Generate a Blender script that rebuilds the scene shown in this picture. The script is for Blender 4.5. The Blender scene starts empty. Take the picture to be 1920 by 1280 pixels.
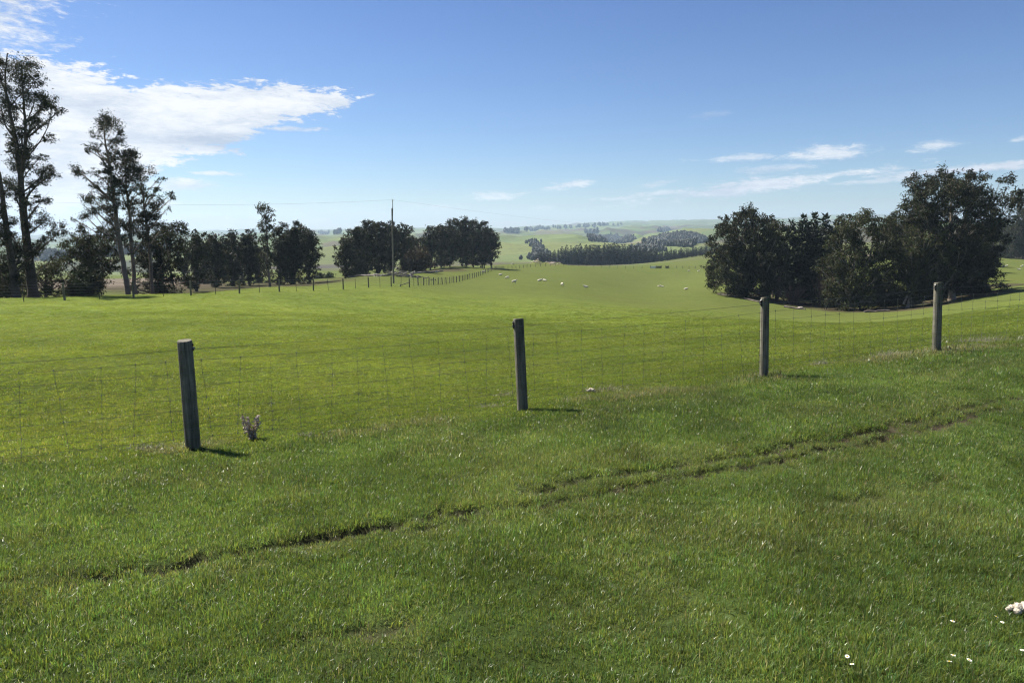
import bpy, math, random
import numpy as np
from math import radians, sin, cos, tan, atan2, sqrt, pi

S = bpy.context.scene
COL = S.collection
RNG = np.random.default_rng(7)
random.seed(7)

# ------------------------------------------------------------------ camera
F = 1280.0                       # focal length in photo pixels (photo 1920 x 1280)
HOR = 425.0                      # row of the true horizon
PITCH = math.atan((640.0 - HOR) / F)
CAM_Z = 1.65
cd = bpy.data.cameras.new('camera')
cd.sensor_width = 36.0
cd.lens = 36.0 * F / 1920.0
cd.clip_start = 0.05
cd.clip_end = 40000.0
cam = bpy.data.objects.new('camera', cd)
COL.objects.link(cam)
cam.location = (0, 0, CAM_Z)
cam.rotation_euler = (pi / 2 - PITCH, 0, 0)
S.camera = cam

def pxdir(u, v):
    a = (u - 960.0) / F
    b = (v - 640.0) / F
    return np.array([a, cos(PITCH) - b * sin(PITCH), -sin(PITCH) - b * cos(PITCH)])

def P(u, v, D):
    """world point seen at photo pixel (u, v) whose distance along +Y is D"""
    d = pxdir(u, v)
    return np.array([0, 0, CAM_Z]) + d * (D / d[1])

def azel(u, v):
    d = pxdir(u, v)
    return math.degrees(atan2(d[0], d[1])), math.degrees(atan2(d[2], math.hypot(d[0], d[1])))

# ------------------------------------------------------------------ sun, sky, exposure
SUN_AZ, SUN_EL = -56.0, 51.0     # degrees, azimuth from +Y (clockwise positive)
sd = np.array([sin(radians(SUN_AZ)) * cos(radians(SUN_EL)), cos(radians(SUN_AZ)) * cos(radians(SUN_EL)), sin(radians(SUN_EL))])
sl = bpy.data.lights.new('sun', 'SUN')
sl.energy = 4.7
sl.angle = radians(0.53)
sl.color = (1.0, 0.94, 0.84)
so = bpy.data.objects.new('sun', sl)
COL.objects.link(so)
so.location = (0, 0, 60)
from mathutils import Vector, Matrix
so.rotation_euler = Vector(sd).to_track_quat('Z', 'Y').to_euler()

S.view_settings.view_transform = 'Standard'
S.view_settings.look = 'None'
S.view_settings.gamma = 1.0
S.view_settings.exposure = 1.30
S.view_settings.use_curve_mapping = False
S.cycles.use_denoising = True
S.cycles.denoising_prefilter = 'ACCURATE'
S.cycles.filter_width = 1.15
S.cycles.sample_clamp_indirect = 4.0
S.cycles.max_bounces = 6
S.cycles.diffuse_bounces = 3
S.cycles.glossy_bounces = 2
S.cycles.transmission_bounces = 4
S.cycles.transparent_max_bounces = 6
S.cycles.volume_bounces = 0

W = bpy.data.worlds.new('World')
S.world = W
W.use_nodes = True
nt = W.node_tree
nt.nodes.clear()

class NB:
    """small helper for node graphs"""
    def __init__(self, tree): self.t = tree
    def n(self, typ, **kw):
        nd = self.t.nodes.new(typ)
        for k, v in kw.items(): setattr(nd, k, v)
        return nd
    def put(self, sock, val):
        if isinstance(val, bpy.types.NodeSocket): self.t.links.new(val, sock)
        else: sock.default_value = val
    def m(self, op, a, b=0.0, c=0.0, clamp=False):
        nd = self.n('ShaderNodeMath', operation=op, use_clamp=clamp)
        self.put(nd.inputs[0], a); self.put(nd.inputs[1], b); self.put(nd.inputs[2], c)
        return nd.outputs[0]
    def ramp(self, fac, stops, interp='LINEAR'):
        nd = self.n('ShaderNodeValToRGB')
        nd.color_ramp.interpolation = interp
        els = nd.color_ramp.elements
        while len(els) < len(stops): els.new(0.5)
        for e, (p, c) in zip(els, stops):
            e.position = p; e.color = (*c, 1) if len(c) == 3 else c
        self.put(nd.inputs[0], fac)
        return nd.outputs[0]
    def mix(self, fac, a, b, typ='MIX'):
        nd = self.n('ShaderNodeMix', data_type='RGBA', blend_type=typ)
        self.put(nd.inputs[0], fac); self.put(nd.inputs[6], a); self.put(nd.inputs[7], b)
        return nd.outputs[2]
    def smooth(self, x, lo, hi):
        nd = self.n('ShaderNodeMapRange', interpolation_type='SMOOTHSTEP')
        self.put(nd.inputs[0], x); nd.inputs[1].default_value = lo; nd.inputs[2].default_value = hi
        return nd.outputs[0]
    def noise(self, vec, scale, detail=4, rough=0.55, dist=0.0):
        nd = self.n('ShaderNodeTexNoise')
        if vec is not None: self.put(nd.inputs['Vector'], vec)
        nd.inputs['Scale'].default_value = scale; nd.inputs['Detail'].default_value = detail
        nd.inputs['Roughness'].default_value = rough; nd.inputs['Distortion'].default_value = dist
        return nd.outputs[0]

def build_sky():
    b = NB(nt)
    sky = b.n('ShaderNodeTexSky', sky_type='NISHITA', sun_disc=False)
    sky.sun_elevation = radians(SUN_EL)
    sky.sun_rotation = radians(SUN_AZ)
    sky.altitude = 200; sky.air_density = 1.0; sky.dust_density = 0.3; sky.ozone_density = 3.0
    tc = b.n('ShaderNodeTexCoord')
    sp = b.n('ShaderNodeSeparateXYZ')
    b.put(sp.inputs[0], tc.outputs['Generated'])
    x, y, z = sp.outputs
    az = b.m('MULTIPLY', b.m('ARCTAN2', x, y), 180 / pi)
    el = b.m('MULTIPLY', b.m('ARCSINE', z), 180 / pi)
    def vec(sx, sy, ox=0.0):
        c = b.n('ShaderNodeCombineXYZ')
        b.put(c.inputs[0], b.m('MULTIPLY', az, sx)); b.put(c.inputs[1], b.m('MULTIPLY', el, sy)); c.inputs[2].default_value = ox
        return c.outputs[0]
    big = b.noise(vec(0.12, 0.42), 1.0, 9, 0.66, 0.35)
    fine = b.noise(vec(0.55, 1.9, 3.0), 1.0, 8, 0.70, 0.4)
    vf = b.noise(vec(1.5, 4.6, 5.0), 1.0, 6, 0.65, 0.3)
    nz = b.m('SUBTRACT', b.m('ADD', b.m('MULTIPLY', vf, 0.45), b.m('ADD', b.m('MULTIPLY', big, 1.0), b.m('MULTIPLY', fine, 1.1))), 1.275)
    def curve(pts):
        """elevation of a cloud edge as a function of azimuth"""
        pts = [azel(u, v) for u, v in pts]
        lo, hi = -60.0, -5.0
        fc = b.n('ShaderNodeFloatCurve')
        mp = b.m('DIVIDE', b.m('SUBTRACT', az, lo), hi - lo, clamp=True)
        b.put(fc.inputs['Value'], mp)
        cm = fc.mapping
        cm.extend = 'HORIZONTAL'
        c = cm.curves[0]
        pp = [((a - lo) / (hi - lo), e / 30.0) for a, e in pts]
        pp = [(0.0, pp[0][1])] + pp + [(1.0, pp[-1][1])]
        while len(c.points) < len(pp): c.points.new(0.5, 0.5)
        for q, (px_, py_) in zip(c.points, pp):
            q.location = (px_, py_); q.handle_type = 'VECTOR'
        cm.update()
        return b.m('MULTIPLY', fc.outputs[0], 30.0)
    top = curve([(0, 88), (150, 108), (215, 134), (275, 155), (350, 148), (460, 146), (560, 156), (640, 167), (697, 178)])
    bot = curve([(0, 470), (80, 440), (150, 395), (250, 345), (300, 322), (350, 302), (430, 288), (480, 264), (530, 236), (600, 212), (650, 199), (697, 180)])
    f = b.m('MINIMUM', b.m('SUBTRACT', top, el), b.m('SUBTRACT', el, bot))
    f = b.m('MINIMUM', f, b.m('MULTIPLY', b.m('SUBTRACT', azel(700, 178)[0], az), 0.5))
    f = b.m('ADD', f, b.m('MULTIPLY', nz, 3.6))
    wedge = b.smooth(f, 0.0, 0.62)
    blobs = [(200, 420, 190, 26, 0, .8), (40, 330, 150, 60, 0, .9), (1250, 362, 110, 7, -.06, .7), (1660, 338, 150, 6, -.05, .6), (520, 392, 60, 5, 0, .4), (-90, 10, 250, 92, 0.0, 1.0), (505, 241, 95, 6, -.02, .9), (1072, 346, 58, 11, -.17, .85), (915, 369, 65, 10, -.05, .75),
             (830, 391, 70, 8, -.05, .45), (1545, 288, 95, 17, -.03, .8), (1385, 295, 85, 9, -.03, .6), (1765, 271, 55, 12, -.1, .7),
             (1915, 260, 28, 7, -.1, .6), (1400, 352, 290, 17, -.115, 1.0), (1790, 320, 270, 10, -.065, 1.0), (1520, 333, 210, 9, -.08, .75),
             (1470, 315, 100, 9, -.05, .55), (1225, 346, 60, 8, -.1, .5), (350, 348, 80, 15, 0.03, .95), (400, 325, 50, 5, 0, .8), (300, 380, 60, 7, 0, .7),
             (610, 411, 45, 9, -.06, .65), (375, 418, 100, 20, -.02, .8), (450, 412, 70, 7, 0, .5), (110, 405, 90, 30, 0, .7), (1345, 215, 55, 9, -.1, .25),
             (770, 384, 40, 4, 0, .3), (680, 412, 260, 14, 0, .28), (1020, 388, 30, 5, 0, .4), (1160, 372, 60, 5, -.05, .6)]
    acc = wedge
    for (cu, cv, ru, rv, slope, amp) in blobs:
        a0, e0 = azel(cu, cv)
        ra = azel(cu + ru, cv)[0] - a0
        re = abs(azel(cu, cv - rv)[1] - e0)
        da = b.m('SUBTRACT', az, a0)
        du = b.m('DIVIDE', da, ra)
        dv = b.m('DIVIDE', b.m('SUBTRACT', b.m('SUBTRACT', el, e0), b.m('MULTIPLY', da, -slope)), re)
        g = b.m('SUBTRACT', 1.0, b.m('SQRT', b.m('ADD', b.m('MULTIPLY', du, du), b.m('MULTIPLY', dv, dv))))
        g = b.m('ADD', g, b.m('ADD', b.m('MULTIPLY', nz, 2.2), .10))
        g = b.m('MULTIPLY', b.smooth(g, 0.05, 0.95), amp)
        acc = b.m('MAXIMUM', acc, g)
    # cloud body: bright tops with soft blue grey folds
    body = b.noise(vec(0.085, 0.40, 9.0), 1.0, 6, 0.55, 0.3)
    body = b.m('ADD', b.m('MULTIPLY', body, .62), b.m('ADD', b.m('MULTIPLY', fine, .26), b.m('MULTIPLY', vf, .12)))
    ccol = b.ramp(body, [(0.37, (0.21, 0.24, 0.295)), (0.49, (0.31, 0.33, 0.365)), (0.58, (0.40, 0.405, 0.41))])
    bg1 = b.n('ShaderNodeBackground'); b.put(bg1.inputs[0], b.mix(1.0, sky.outputs[0], b.ramp(b.m('DIVIDE', el, 40.0, clamp=True), [(0.0, (.74, .84, .98)), (.14, (.66, .775, .96)), (.42, (.53, .655, .90)), (1.0, (.53, .655, .90))]), 'MULTIPLY')); bg1.inputs[1].default_value = 0.050
    bg2 = b.n('ShaderNodeBackground'); b.put(bg2.inputs[0], ccol); bg2.inputs[1].default_value = 1.0
    ms = b.n('ShaderNodeMixShader')
    b.put(ms.inputs[0], b.m('MULTIPLY', acc, 0.97)); nt.links.new(bg1.outputs[0], ms.inputs[1]); nt.links.new(bg2.outputs[0], ms.inputs[2])
    out = b.n('ShaderNodeOutputWorld')
    nt.links.new(ms.outputs[0], out.inputs[0])
build_sky()

# ------------------------------------------------------------------ numpy noise
def _hash(ix, iy, seed):
    n = (ix.astype(np.int64) * 374761393 + iy.astype(np.int64) * 668265263 + seed * 982451653) & 0xFFFFFFFF
    n = ((n ^ (n >> 13)) * 1274126177) & 0xFFFFFFFF
    n = n ^ (n >> 16)
    return (n & 0xFFFFFF) / float(0xFFFFFF)

def vnoise(x, y, seed=0):
    xf = np.floor(x); yf = np.floor(y)
    tx = x - xf; ty = y - yf
    tx = tx * tx * (3 - 2 * tx); ty = ty * ty * (3 - 2 * ty)
    a = _hash(xf, yf, seed); b_ = _hash(xf + 1, yf, seed); c = _hash(xf, yf + 1, seed); d = _hash(xf + 1, yf + 1, seed)
    return (a * (1 - tx) + b_ * tx) * (1 - ty) + (c * (1 - tx) + d * tx) * ty      # 0..1

def fbm(x, y, seed=0, octv=4, gain=0.5):
    s = 0.0; a = 1.0; t = 0.0
    for i in range(octv):
        s = s + a * vnoise(x * 2 ** i + 17.3 * i, y * 2 ** i - 9.1 * i, seed + i); t += a; a *= gain
    return s / t

def sstep(x, a, b_):
    t = np.clip((x - a) / (b_ - a), 0, 1)
    return t * t * (3 - 2 * t)

# ------------------------------------------------------------------ terrain
CP = {   # photo column -> (distance, photo row) of the ground
    0:   [(6.2, 868), (9, 790), (12, 720), (20, 640), (30, 600), (41.5, 567), (47, 560), (50, 558), (58, 566), (90, 552), (150, 535), (300, 524), (500, 512), (900, 500), (1500, 486), (2500, 468), (4000, 455), (6000, 445), (8000, 437)],
    250: [(7.0, 843), (12, 718), (20, 640), (30, 600), (40, 576), (49.4, 558), (54, 553), (57, 551), (66, 562), (100, 547), (150, 535), (300, 522), (500, 511), (900, 498), (1500, 484), (2500, 466), (4000, 453), (6000, 444), (8000, 438)],
    500: [(8.0, 800), (14, 690), (25, 617), (40, 582), (55, 557), (63, 546.5), (69, 541), (74, 538), (86, 548), (120, 537), (170, 527), (300, 519), (500, 505), (900, 488), (1500, 470), (2500, 453), (4000, 442), (7000, 434)],
    640: [(8.4, 785), (20, 642), (40, 588), (60, 557), (73, 542), (82, 535), (90, 532), (110, 530), (150, 523), (180, 520), (220, 526), (300, 519), (500, 503), (900, 485), (1500, 468), (2500, 452), (4000, 441), (6000, 436)],
    740: [(8.6, 778), (20, 643), (40, 590), (60, 560), (80, 538), (95, 532), (115, 524), (140, 515), (165, 510), (190, 516), (300, 512), (600, 496), (1200, 474), (2500, 450), (5000, 434)],
    850: [(8.8, 770), (20, 645), (40, 596), (70, 562), (100, 543), (130, 530), (160, 519), (200, 504), (225, 499), (260, 505), (500, 496), (1200, 474), (2500, 450), (5000, 433)],
    960: [(9.0, 762), (14, 695), (20, 648), (30, 613), (45, 588), (60, 575), (80, 560), (110, 542), (145, 527), (180, 518), (245, 506), (280, 498), (300, 494), (330, 499), (500, 493), (600, 491), (900, 484), (1300, 471), (1800, 459), (2500, 449), (3500, 440), (5000, 433), (7000, 431)],
    1100: [(9.3, 745), (15, 680), (25, 627), (40, 597), (60, 580), (80, 569), (110, 553), (145, 538), (200, 520), (280, 502), (300, 498), (330, 500), (400, 500), (500, 497), (650, 492), (900, 482), (1300, 468), (1800, 455), (2500, 444), (3500, 435), (5000, 427), (6500, 423)],
    1240: [(9.6, 728), (15, 670), (25, 622), (40, 598), (60, 586), (80, 578), (110, 566), (160, 549), (220, 536), (260, 519), (290, 502), (310, 501), (400, 495), (500, 490), (900, 477), (1300, 463), (1800, 450), (2500, 441), (3500, 433), (5000, 422), (6500, 418)],
    1340: [(9.9, 715), (15, 662), (25, 618), (35, 603), (50, 598), (75, 585), (100, 572), (140, 549), (200, 522), (290, 503), (400, 489), (500, 477), (900, 470), (1800, 449), (3500, 431), (6000, 417)],
    1440: [(10.2, 702), (15, 655), (25, 618), (35, 604), (50, 604), (75, 595), (100, 584), (125, 569), (160, 545), (200, 522), (290, 500), (500, 474), (1500, 450), (4000, 427), (7000, 414)],
    1640: [(11, 675), (18, 634), (30, 612), (40, 607), (60, 606), (85, 598), (112, 583), (140, 563), (180, 540), (250, 510), (400, 480), (1500, 447), (4000, 424), (7000, 406)],
    1760: [(11.8, 655), (20, 617), (32, 600), (45, 595), (65, 592), (90, 581), (115, 568), (150, 542), (200, 515), (280, 490), (500, 466), (1500, 445), (4000, 424), (7000, 414)],
    1915: [(12.6, 640), (20, 604), (35, 582), (50, 573), (70, 564), (90, 555), (120, 540), (150, 527), (200, 511), (250, 498), (300, 486), (330, 484), (400, 488), (600, 468), (1500, 446), (4000, 427), (7000, 419)],
}
_pts = []
for u_, L in CP.items():
    for D_, v_ in L:
        q = P(u_, v_, D_)
        _pts.append((q[0], q[1], q[2]))
for (x_, y_, z_) in [(0, 2.2, -.13), (-1.7, 2.2, -.17), (1.7, 2.2, -.08), (0, 4, -.27), (-3, 4, -.36), (3, 4, -.2), (0, 6, -.45), (-4, 5.2, -.45), (4.5, 6, -.32), (6, 8, -.37)]:
    _pts.append((x_, y_, z_))
for a_, base in [(55, 1915), (80, 1915), (-55, 0), (-80, 0)]:
    for D_, v_ in CP[base]:
        q = P(base, v_, D_); r_ = math.hypot(q[0], q[1])
        if D_ > 11 or base == 0:
            _pts.append((r_ * sin(radians(a_)), r_ * cos(radians(a_)), q[2]))
for a_ in (120, 150, 180, -150, -120):
    for r_ in (3, 10, 40, 150, 600, 2500, 8000):
        _pts.append((r_ * sin(radians(a_)), r_ * cos(radians(a_)), 0.015 * r_))
_pts = np.array(_pts)

def _feat(x, y):
    r = np.sqrt(x * x + y * y); rr = np.maximum(r, 1.5)
    az = np.arctan2(x, y)
    return np.stack([2.2 * np.sin(az), 2.2 * np.cos(az), 0.9 * np.log(rr)], -1), rr
_fx, _fr = _feat(_pts[:, 0], _pts[:, 1])
_val = _pts[:, 2] / _fr
_n = len(_fx)
_d = np.linalg.norm(_fx[:, None] - _fx[None], axis=-1)
_A = np.zeros((_n + 4, _n + 4))
_A[:_n, :_n] = _d ** 3 + np.eye(_n) * 2e-4
_A[:_n, _n] = 1; _A[:_n, _n + 1:] = _fx
_A[_n, :_n] = 1; _A[_n + 1:, :_n] = _fx.T
_w = np.linalg.lstsq(_A, np.concatenate([_val, np.zeros(4)]), rcond=None)[0]

def H0(x, y):
    x = np.asarray(x, float); y = np.asarray(y, float)
    sh = x.shape; x = x.ravel(); y = y.ravel()
    f, rr = _feat(x, y)
    out = np.empty(len(x))
    for i in range(0, len(x), 20000):
        fi = f[i:i + 20000]
        d2 = (fi ** 2).sum(1)[:, None] + (_fx ** 2).sum(1)[None] - 2 * fi @ _fx.T
        d3 = np.maximum(d2, 0) ** 1.5
        out[i:i + 20000] = d3 @ _w[:_n] + _w[_n] + fi @ _w[_n + 1:]
    z = out * rr
    r = np.sqrt(x * x + y * y)
    # small undulations of pasture
    z += 0.030 * (fbm(x * 0.9, y * 0.9, 3, 3) - .5) * sstep(r, .5, 3) + 0.16 * (fbm(x * .06, y * .06, 5, 2) - .5) * sstep(r, 12, 40)
    # folds and gullies of the distant hills
    far = sstep(r, 420, 1500)
    rid = 1 - np.abs(2 * fbm(x / 620 + 3.1, y / 620, 11, 4, .5) - 1)
    rid2 = 1 - np.abs(2 * fbm(x / 190 + .7, y / 190, 21, 3, .5) - 1)
    z += far * ((rid - .78) * 105 + (rid2 - .75) * 32)
    return z.reshape(sh)

def hit(u, v, lo=1.2, hi=9000.):
    """ground point seen at photo pixel (u, v)"""
    d = pxdir(u, v); h = math.hypot(d[0], d[1])
    rs = np.exp(np.linspace(math.log(lo), math.log(hi), 1500))
    X = d[0] / h * rs; Y = d[1] / h * rs; Z = CAM_Z + d[2] / h * rs
    dz = Z - H0(X, Y)
    i = np.argmax(dz < 0) if (dz < 0).any() else len(rs) - 1
    if i == 0: r = rs[0]
    else:
        t = dz[i - 1] / (dz[i - 1] - dz[i] + 1e-9); r = rs[i - 1] + (rs[i] - rs[i - 1]) * np.clip(t, 0, 1)
    x, y = d[0] / h * r, d[1] / h * r
    return np.array([x, y, float(H0(np.array([x]), np.array([y]))[0])])

# near fence: four posts in view and the next one on either side
POSTS = [((346, 638), (362, 838)), ((972, 597), (980, 762)), ((1434.5, 557), (1432.5, 702)), ((1759.5, 529), (1756, 655))]
POST_H = 1.16
post_pts = []
for (tu, tv), (bu, bv) in POSTS:
    D = 8.0
    for _ in range(20):
        h_ = P(tu, tv, D)[2] - P(bu, bv, D)[2]
        D *= POST_H / h_
    post_pts.append((P(bu, bv, D), P(tu, tv, D)))
def _extrap(a, b_):
    q = 2 * a[0] - b_[0]; q[2] = float(H0(q[0:1], q[1:2])[0])
    return (q, q + np.array([0.01, 0, POST_H]))
post_pts = [_extrap(post_pts[0], post_pts[1])] + post_pts + [_extrap(post_pts[-1], post_pts[-2])]
FL = np.array([p[0][:2] for p in post_pts])
FL = np.vstack([FL[0] + (FL[0] - FL[1]) * 40, FL, FL[-1] + (FL[-1] - FL[-2]) * 40])

def seg_dist(x, y, pl):
    """distance to a polyline and the side (positive on the left of travel)"""
    best = np.full(x.shape, 1e9); side = np.zeros(x.shape); along = np.zeros(x.shape); acc = 0.0
    for a, b_ in zip(pl[:-1], pl[1:]):
        dx, dy = b_ - a; L = math.hypot(dx, dy)
        t = np.clip(((x - a[0]) * dx + (y - a[1]) * dy) / (L * L), 0, 1)
        d = np.hypot(x - a[0] - t * dx, y - a[1] - t * dy)
        s = np.sign(dx * (y - a[1]) - dy * (x - a[0]))
        m = d < best
        best = np.where(m, d, best); side = np.where(m, s, side); along = np.where(m, acc + t * L, along)
        acc += L
    return best, side, along

def beyond(x, y):
    d, s, _ = seg_dist(x, y, FL)
    return d * s

RUT_PX = [
    ([(20, 1112), (120, 1091), (200, 1080), (280, 1071), (370, 1050), (460, 1034), (540, 1016), (620, 1002), (700, 987), (770, 974), (830, 962), (930, 942)], 1.0),
    ([(700, 1010), (790, 994), (900, 966), (1010, 941), (1100, 926), (1190, 911), (1330, 884), (1440, 861), (1530, 846), (1640, 822), (1760, 791), (1930, 757)], .85),
    ([(930, 942), (1060, 905), (1150, 890), (1300, 868), (1420, 846), (1550, 822), (1660, 799), (1790, 770), (1930, 734)], .66),
    ([(480, 1225), (600, 1190), (720, 1186), (820, 1150), (880, 1128)], .6),
    ([(1480, 945), (1640, 928), (1720, 913), (1840, 888)], .4),
]
RUTS = [(np.array([hit(u_, v_)[:2] for u_, v_ in L]), k) for L, k in RUT_PX]

def rut_fields(x, y):
    """(depth, bare soil, worn grass) of the wheel ruts"""
    dep = np.zeros(x.shape); bare = np.zeros(x.shape); worn = np.zeros(x.shape)
    jit = (fbm(x * 3.3, y * 3.3, 31, 2) - .5) * .20 + (fbm(x * 14, y * 14, 33, 2) - .5) * .12
    pres = sstep(fbm(x * 1.7, y * 1.7, 35, 3), .33, .55)
    for pl, k in RUTS:
        d, s, al = seg_dist(x, y, pl)
        L = np.hypot(*np.diff(pl, axis=0).T).sum()
        endf = sstep(al, 0.0, .6) * sstep(L - al, 0.0, .6) if k != 1.0 else sstep(al, 0.1, .45) * sstep(L - al, 0, .3)
        dd = np.abs(d * s + jit)
        pr = pres * (.5 + .5 * k) if k < .65 else .72 + .28 * pres
        dep = np.maximum(dep, k * (1 - sstep(dd, .025, .115)) * pr * endf)
        bw = .010 + .024 * k * k
        bare = np.maximum(bare, min(1, k * 1.15) * (1 - sstep(dd, bw, .055 + 1.6 * bw)) * pr * endf)
        worn = np.maximum(worn, .75 * (1 - sstep(np.abs(d * s + jit * 2.5 + .06), .04, .30)) * (.35 + .65 * k) * endf * (.35 + .65 * pres))
    return dep, bare, worn

def H(x, y):
    x = np.asarray(x, float); y = np.asarray(y, float)
    z = H0(x, y)
    r = np.hypot(x, y)
    m = (r < 16) & (y > 0)
    if m.any():
        dep, _, worn = rut_fields(x[m], y[m])
        z = z.copy(); z[m] -= .08 * dep + .02 * worn
    return z

def hz(x, y): return float(H(np.array([x]), np.array([y]))[0])

# ------------------------------------------------------------------ mesh helpers
def mesh_np(name, V, faces, mats, cols=None, midx=None, smooth=False):
    """V (n,3); faces: list of int arrays, each (k, 3) or (k, 4)"""
    me = bpy.data.meshes.new(name)
    V = np.asarray(V, np.float32)
    faces = [np.asarray(f, np.int32) for f in faces if len(f)]
    loops = np.concatenate([f.ravel() for f in faces])
    sizes = np.concatenate([np.full(len(f), f.shape[1], np.int32) for f in faces])
    starts = np.concatenate([[0], np.cumsum(sizes)[:-1]]).astype(np.int32)
    me.vertices.add(len(V)); me.vertices.foreach_set('co', V.ravel())
    me.loops.add(len(loops)); me.loops.foreach_set('vertex_index', loops)
    me.polygons.add(len(sizes)); me.polygons.foreach_set('loop_start', starts); me.polygons.foreach_set('loop_total', sizes)
    if cols is not None:
        at = me.color_attributes.new('Col', 'FLOAT_COLOR', 'POINT')
        c4 = np.ones((len(V), 4), np.float32); c4[:, :3] = cols
        at.data.foreach_set('color', c4.ravel())
    for m_ in (mats if isinstance(mats, (list, tuple)) else [mats]): me.materials.append(m_)
    if midx is not None: me.polygons.foreach_set('material_index', np.asarray(midx, np.int32))
    me.polygons.foreach_set('use_smooth', np.full(len(sizes), smooth, bool))
    me.update(calc_edges=True)
    return me

def link(name, me, parent=None, loc=None):
    o = bpy.data.objects.new(name, me)
    COL.objects.link(o)
    if parent is not None: o.parent = parent
    if loc is not None: o.location = loc
    return o

def tag(o, label=None, cat=None, group=None, kind=None):
    if label: o['label'] = label
    if cat: o['category'] = cat
    if group: o['group'] = group
    if kind: o['kind'] = kind
    return o

def thing(name, label, cat, loc, rz=0.0, group=None):
    o = bpy.data.objects.new(name, None)
    COL.objects.link(o)
    o.empty_display_size = .2
    o.location = loc; o.rotation_euler = (0, 0, rz)
    return tag(o, label, cat, group)

class Acc:
    """collects verts, faces and colours of one mesh"""
    def __init__(self): self.V = []; self.F = {3: [], 4: []}; self.C = []; self.n = 0
    def add(self, V, Fc, col=(.5, .5, .5)):
        V = np.asarray(V, float); Fc = np.asarray(Fc, int)
        self.V.append(V); self.F[Fc.shape[1]].append(Fc + self.n)
        c = np.asarray(col, float)
        self.C.append(np.broadcast_to(c, (len(V), 3)) if c.ndim == 1 else c)
        self.n += len(V)
    def tube(self, pts, rad, k=6, col=(.5, .5, .5), cap=True):
        pts = np.asarray(pts, float); n = len(pts)
        rad = np.broadcast_to(np.asarray(rad, float), (n,))
        t = np.gradient(pts, axis=0); t /= np.linalg.norm(t, axis=1)[:, None] + 1e-9
        ref = np.array([0, 0, 1.]) if abs(t[:, 2]).mean() < .9 else np.array([1., 0, 0])
        a = np.cross(t, ref); a /= np.linalg.norm(a, axis=1)[:, None] + 1e-9
        b_ = np.cross(t, a)
        th = np.arange(k) * 2 * pi / k
        V = pts[:, None] + rad[:, None, None] * (np.cos(th)[None, :, None] * a[:, None] + np.sin(th)[None, :, None] * b_[:, None])
        i = np.arange(n - 1)[:, None] * k; j = np.arange(k)[None]; j2 = (j + 1) % k
        Q = np.stack([i + j, i + j2, i + k + j2, i + k + j], -1).reshape(-1, 4)
        self.add(V.reshape(-1, 3), Q, col)
        if cap:
            for e in (0, n - 1):
                ids = np.arange(k); c0 = np.vstack([V[e], pts[e][None]])
                T = np.stack([ids, (ids + 1) % k, np.full(k, k)], -1)
                self.add(c0, T if e else T[:, ::-1], col)
    def mesh(self, name, mats, smooth=False):
        fs = [np.concatenate(self.F[k]) for k in (3, 4) if self.F[k]]
        return mesh_np(name, np.concatenate(self.V), fs, mats, np.concatenate(self.C), smooth=smooth)

def bez(p0, p1, p2, n):
    t = np.linspace(0, 1, n)[:, None]
    return (1 - t) ** 2 * p0 + 2 * t * (1 - t) * p1 + t * t * p2

# ------------------------------------------------------------------ materials
def mat(name):
    m = bpy.data.materials.new(name); m.use_nodes = True
    m.node_tree.nodes.clear()
    b = NB(m.node_tree)
    out = b.n('ShaderNodeOutputMaterial')
    return m, b, out

def m_attr(name, rough=.6, spec=.3, transl=0.0, tcol=(1.3, 1.25, .7), bump=None, vary=None):
    """colour from the mesh attribute, optional translucency, bump and mottling"""
    m, b, out = mat(name)
    at = b.n('ShaderNodeAttribute', attribute_name='Col')
    col = at.outputs[0]
    if vary:
        tcx = b.n('ShaderNodeTexCoord')
        nz = b.noise(tcx.outputs['Object'], vary[0], 5, .6)
        g = b.ramp(nz, [(.3, (vary[1],) * 3), (.7, (vary[2],) * 3)])
        col = b.mix(1.0, col, g, 'MULTIPLY')
    p = b.n('ShaderNodeBsdfPrincipled')
    b.put(p.inputs['Base Color'], col)
    p.inputs['Roughness'].default_value = rough
    p.inputs['Specular IOR Level'].default_value = spec
    if bump:
        tcx = b.n('ShaderNodeTexCoord')
        nz = b.noise(tcx.outputs['Object'], bump[0], 5, .6)
        bp = b.n('ShaderNodeBump'); bp.inputs['Strength'].default_value = bump[1]; bp.inputs['Distance'].default_value = bump[2]
        b.put(bp.inputs['Height'], nz); b.t.links.new(bp.outputs[0], p.inputs['Normal'])
    res = p.outputs[0]
    if transl:
        tr = b.n('ShaderNodeBsdfTranslucent')
        b.put(tr.inputs[0], b.mix(1.0, col, (*tcol, 1), 'MULTIPLY'))
        ms = b.n('ShaderNodeMixShader'); ms.inputs[0].default_value = transl
        b.t.links.new(res, ms.inputs[1]); b.t.links.new(tr.outputs[0], ms.inputs[2]); res = ms.outputs[0]
    b.t.links.new(res, out.inputs[0])
    return m

M_GRASS = m_attr('grass_blade', .38, .28, .42)
M_LEAF = m_attr('gum_leaf', .6, .13, .16, (1.2, 1.1, .6))
M_NEEDLE = m_attr('pine_needle', .55, .25, .08, (1.1, 1.1, .6))
M_BARK = m_attr('bark', .85, .15, bump=(6.0, .7, .06), vary=(2.2, .6, 1.3))
M_TWIG = m_attr('twig', .85, .15)
M_STONE = m_attr('stone', .9, .15, bump=(4., .8, .1), vary=(2.0, .65, 1.25))
M_WOOL = m_attr('wool', .95, .1, bump=(25., .8, .03), vary=(9.0, .8, 1.1))

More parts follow.
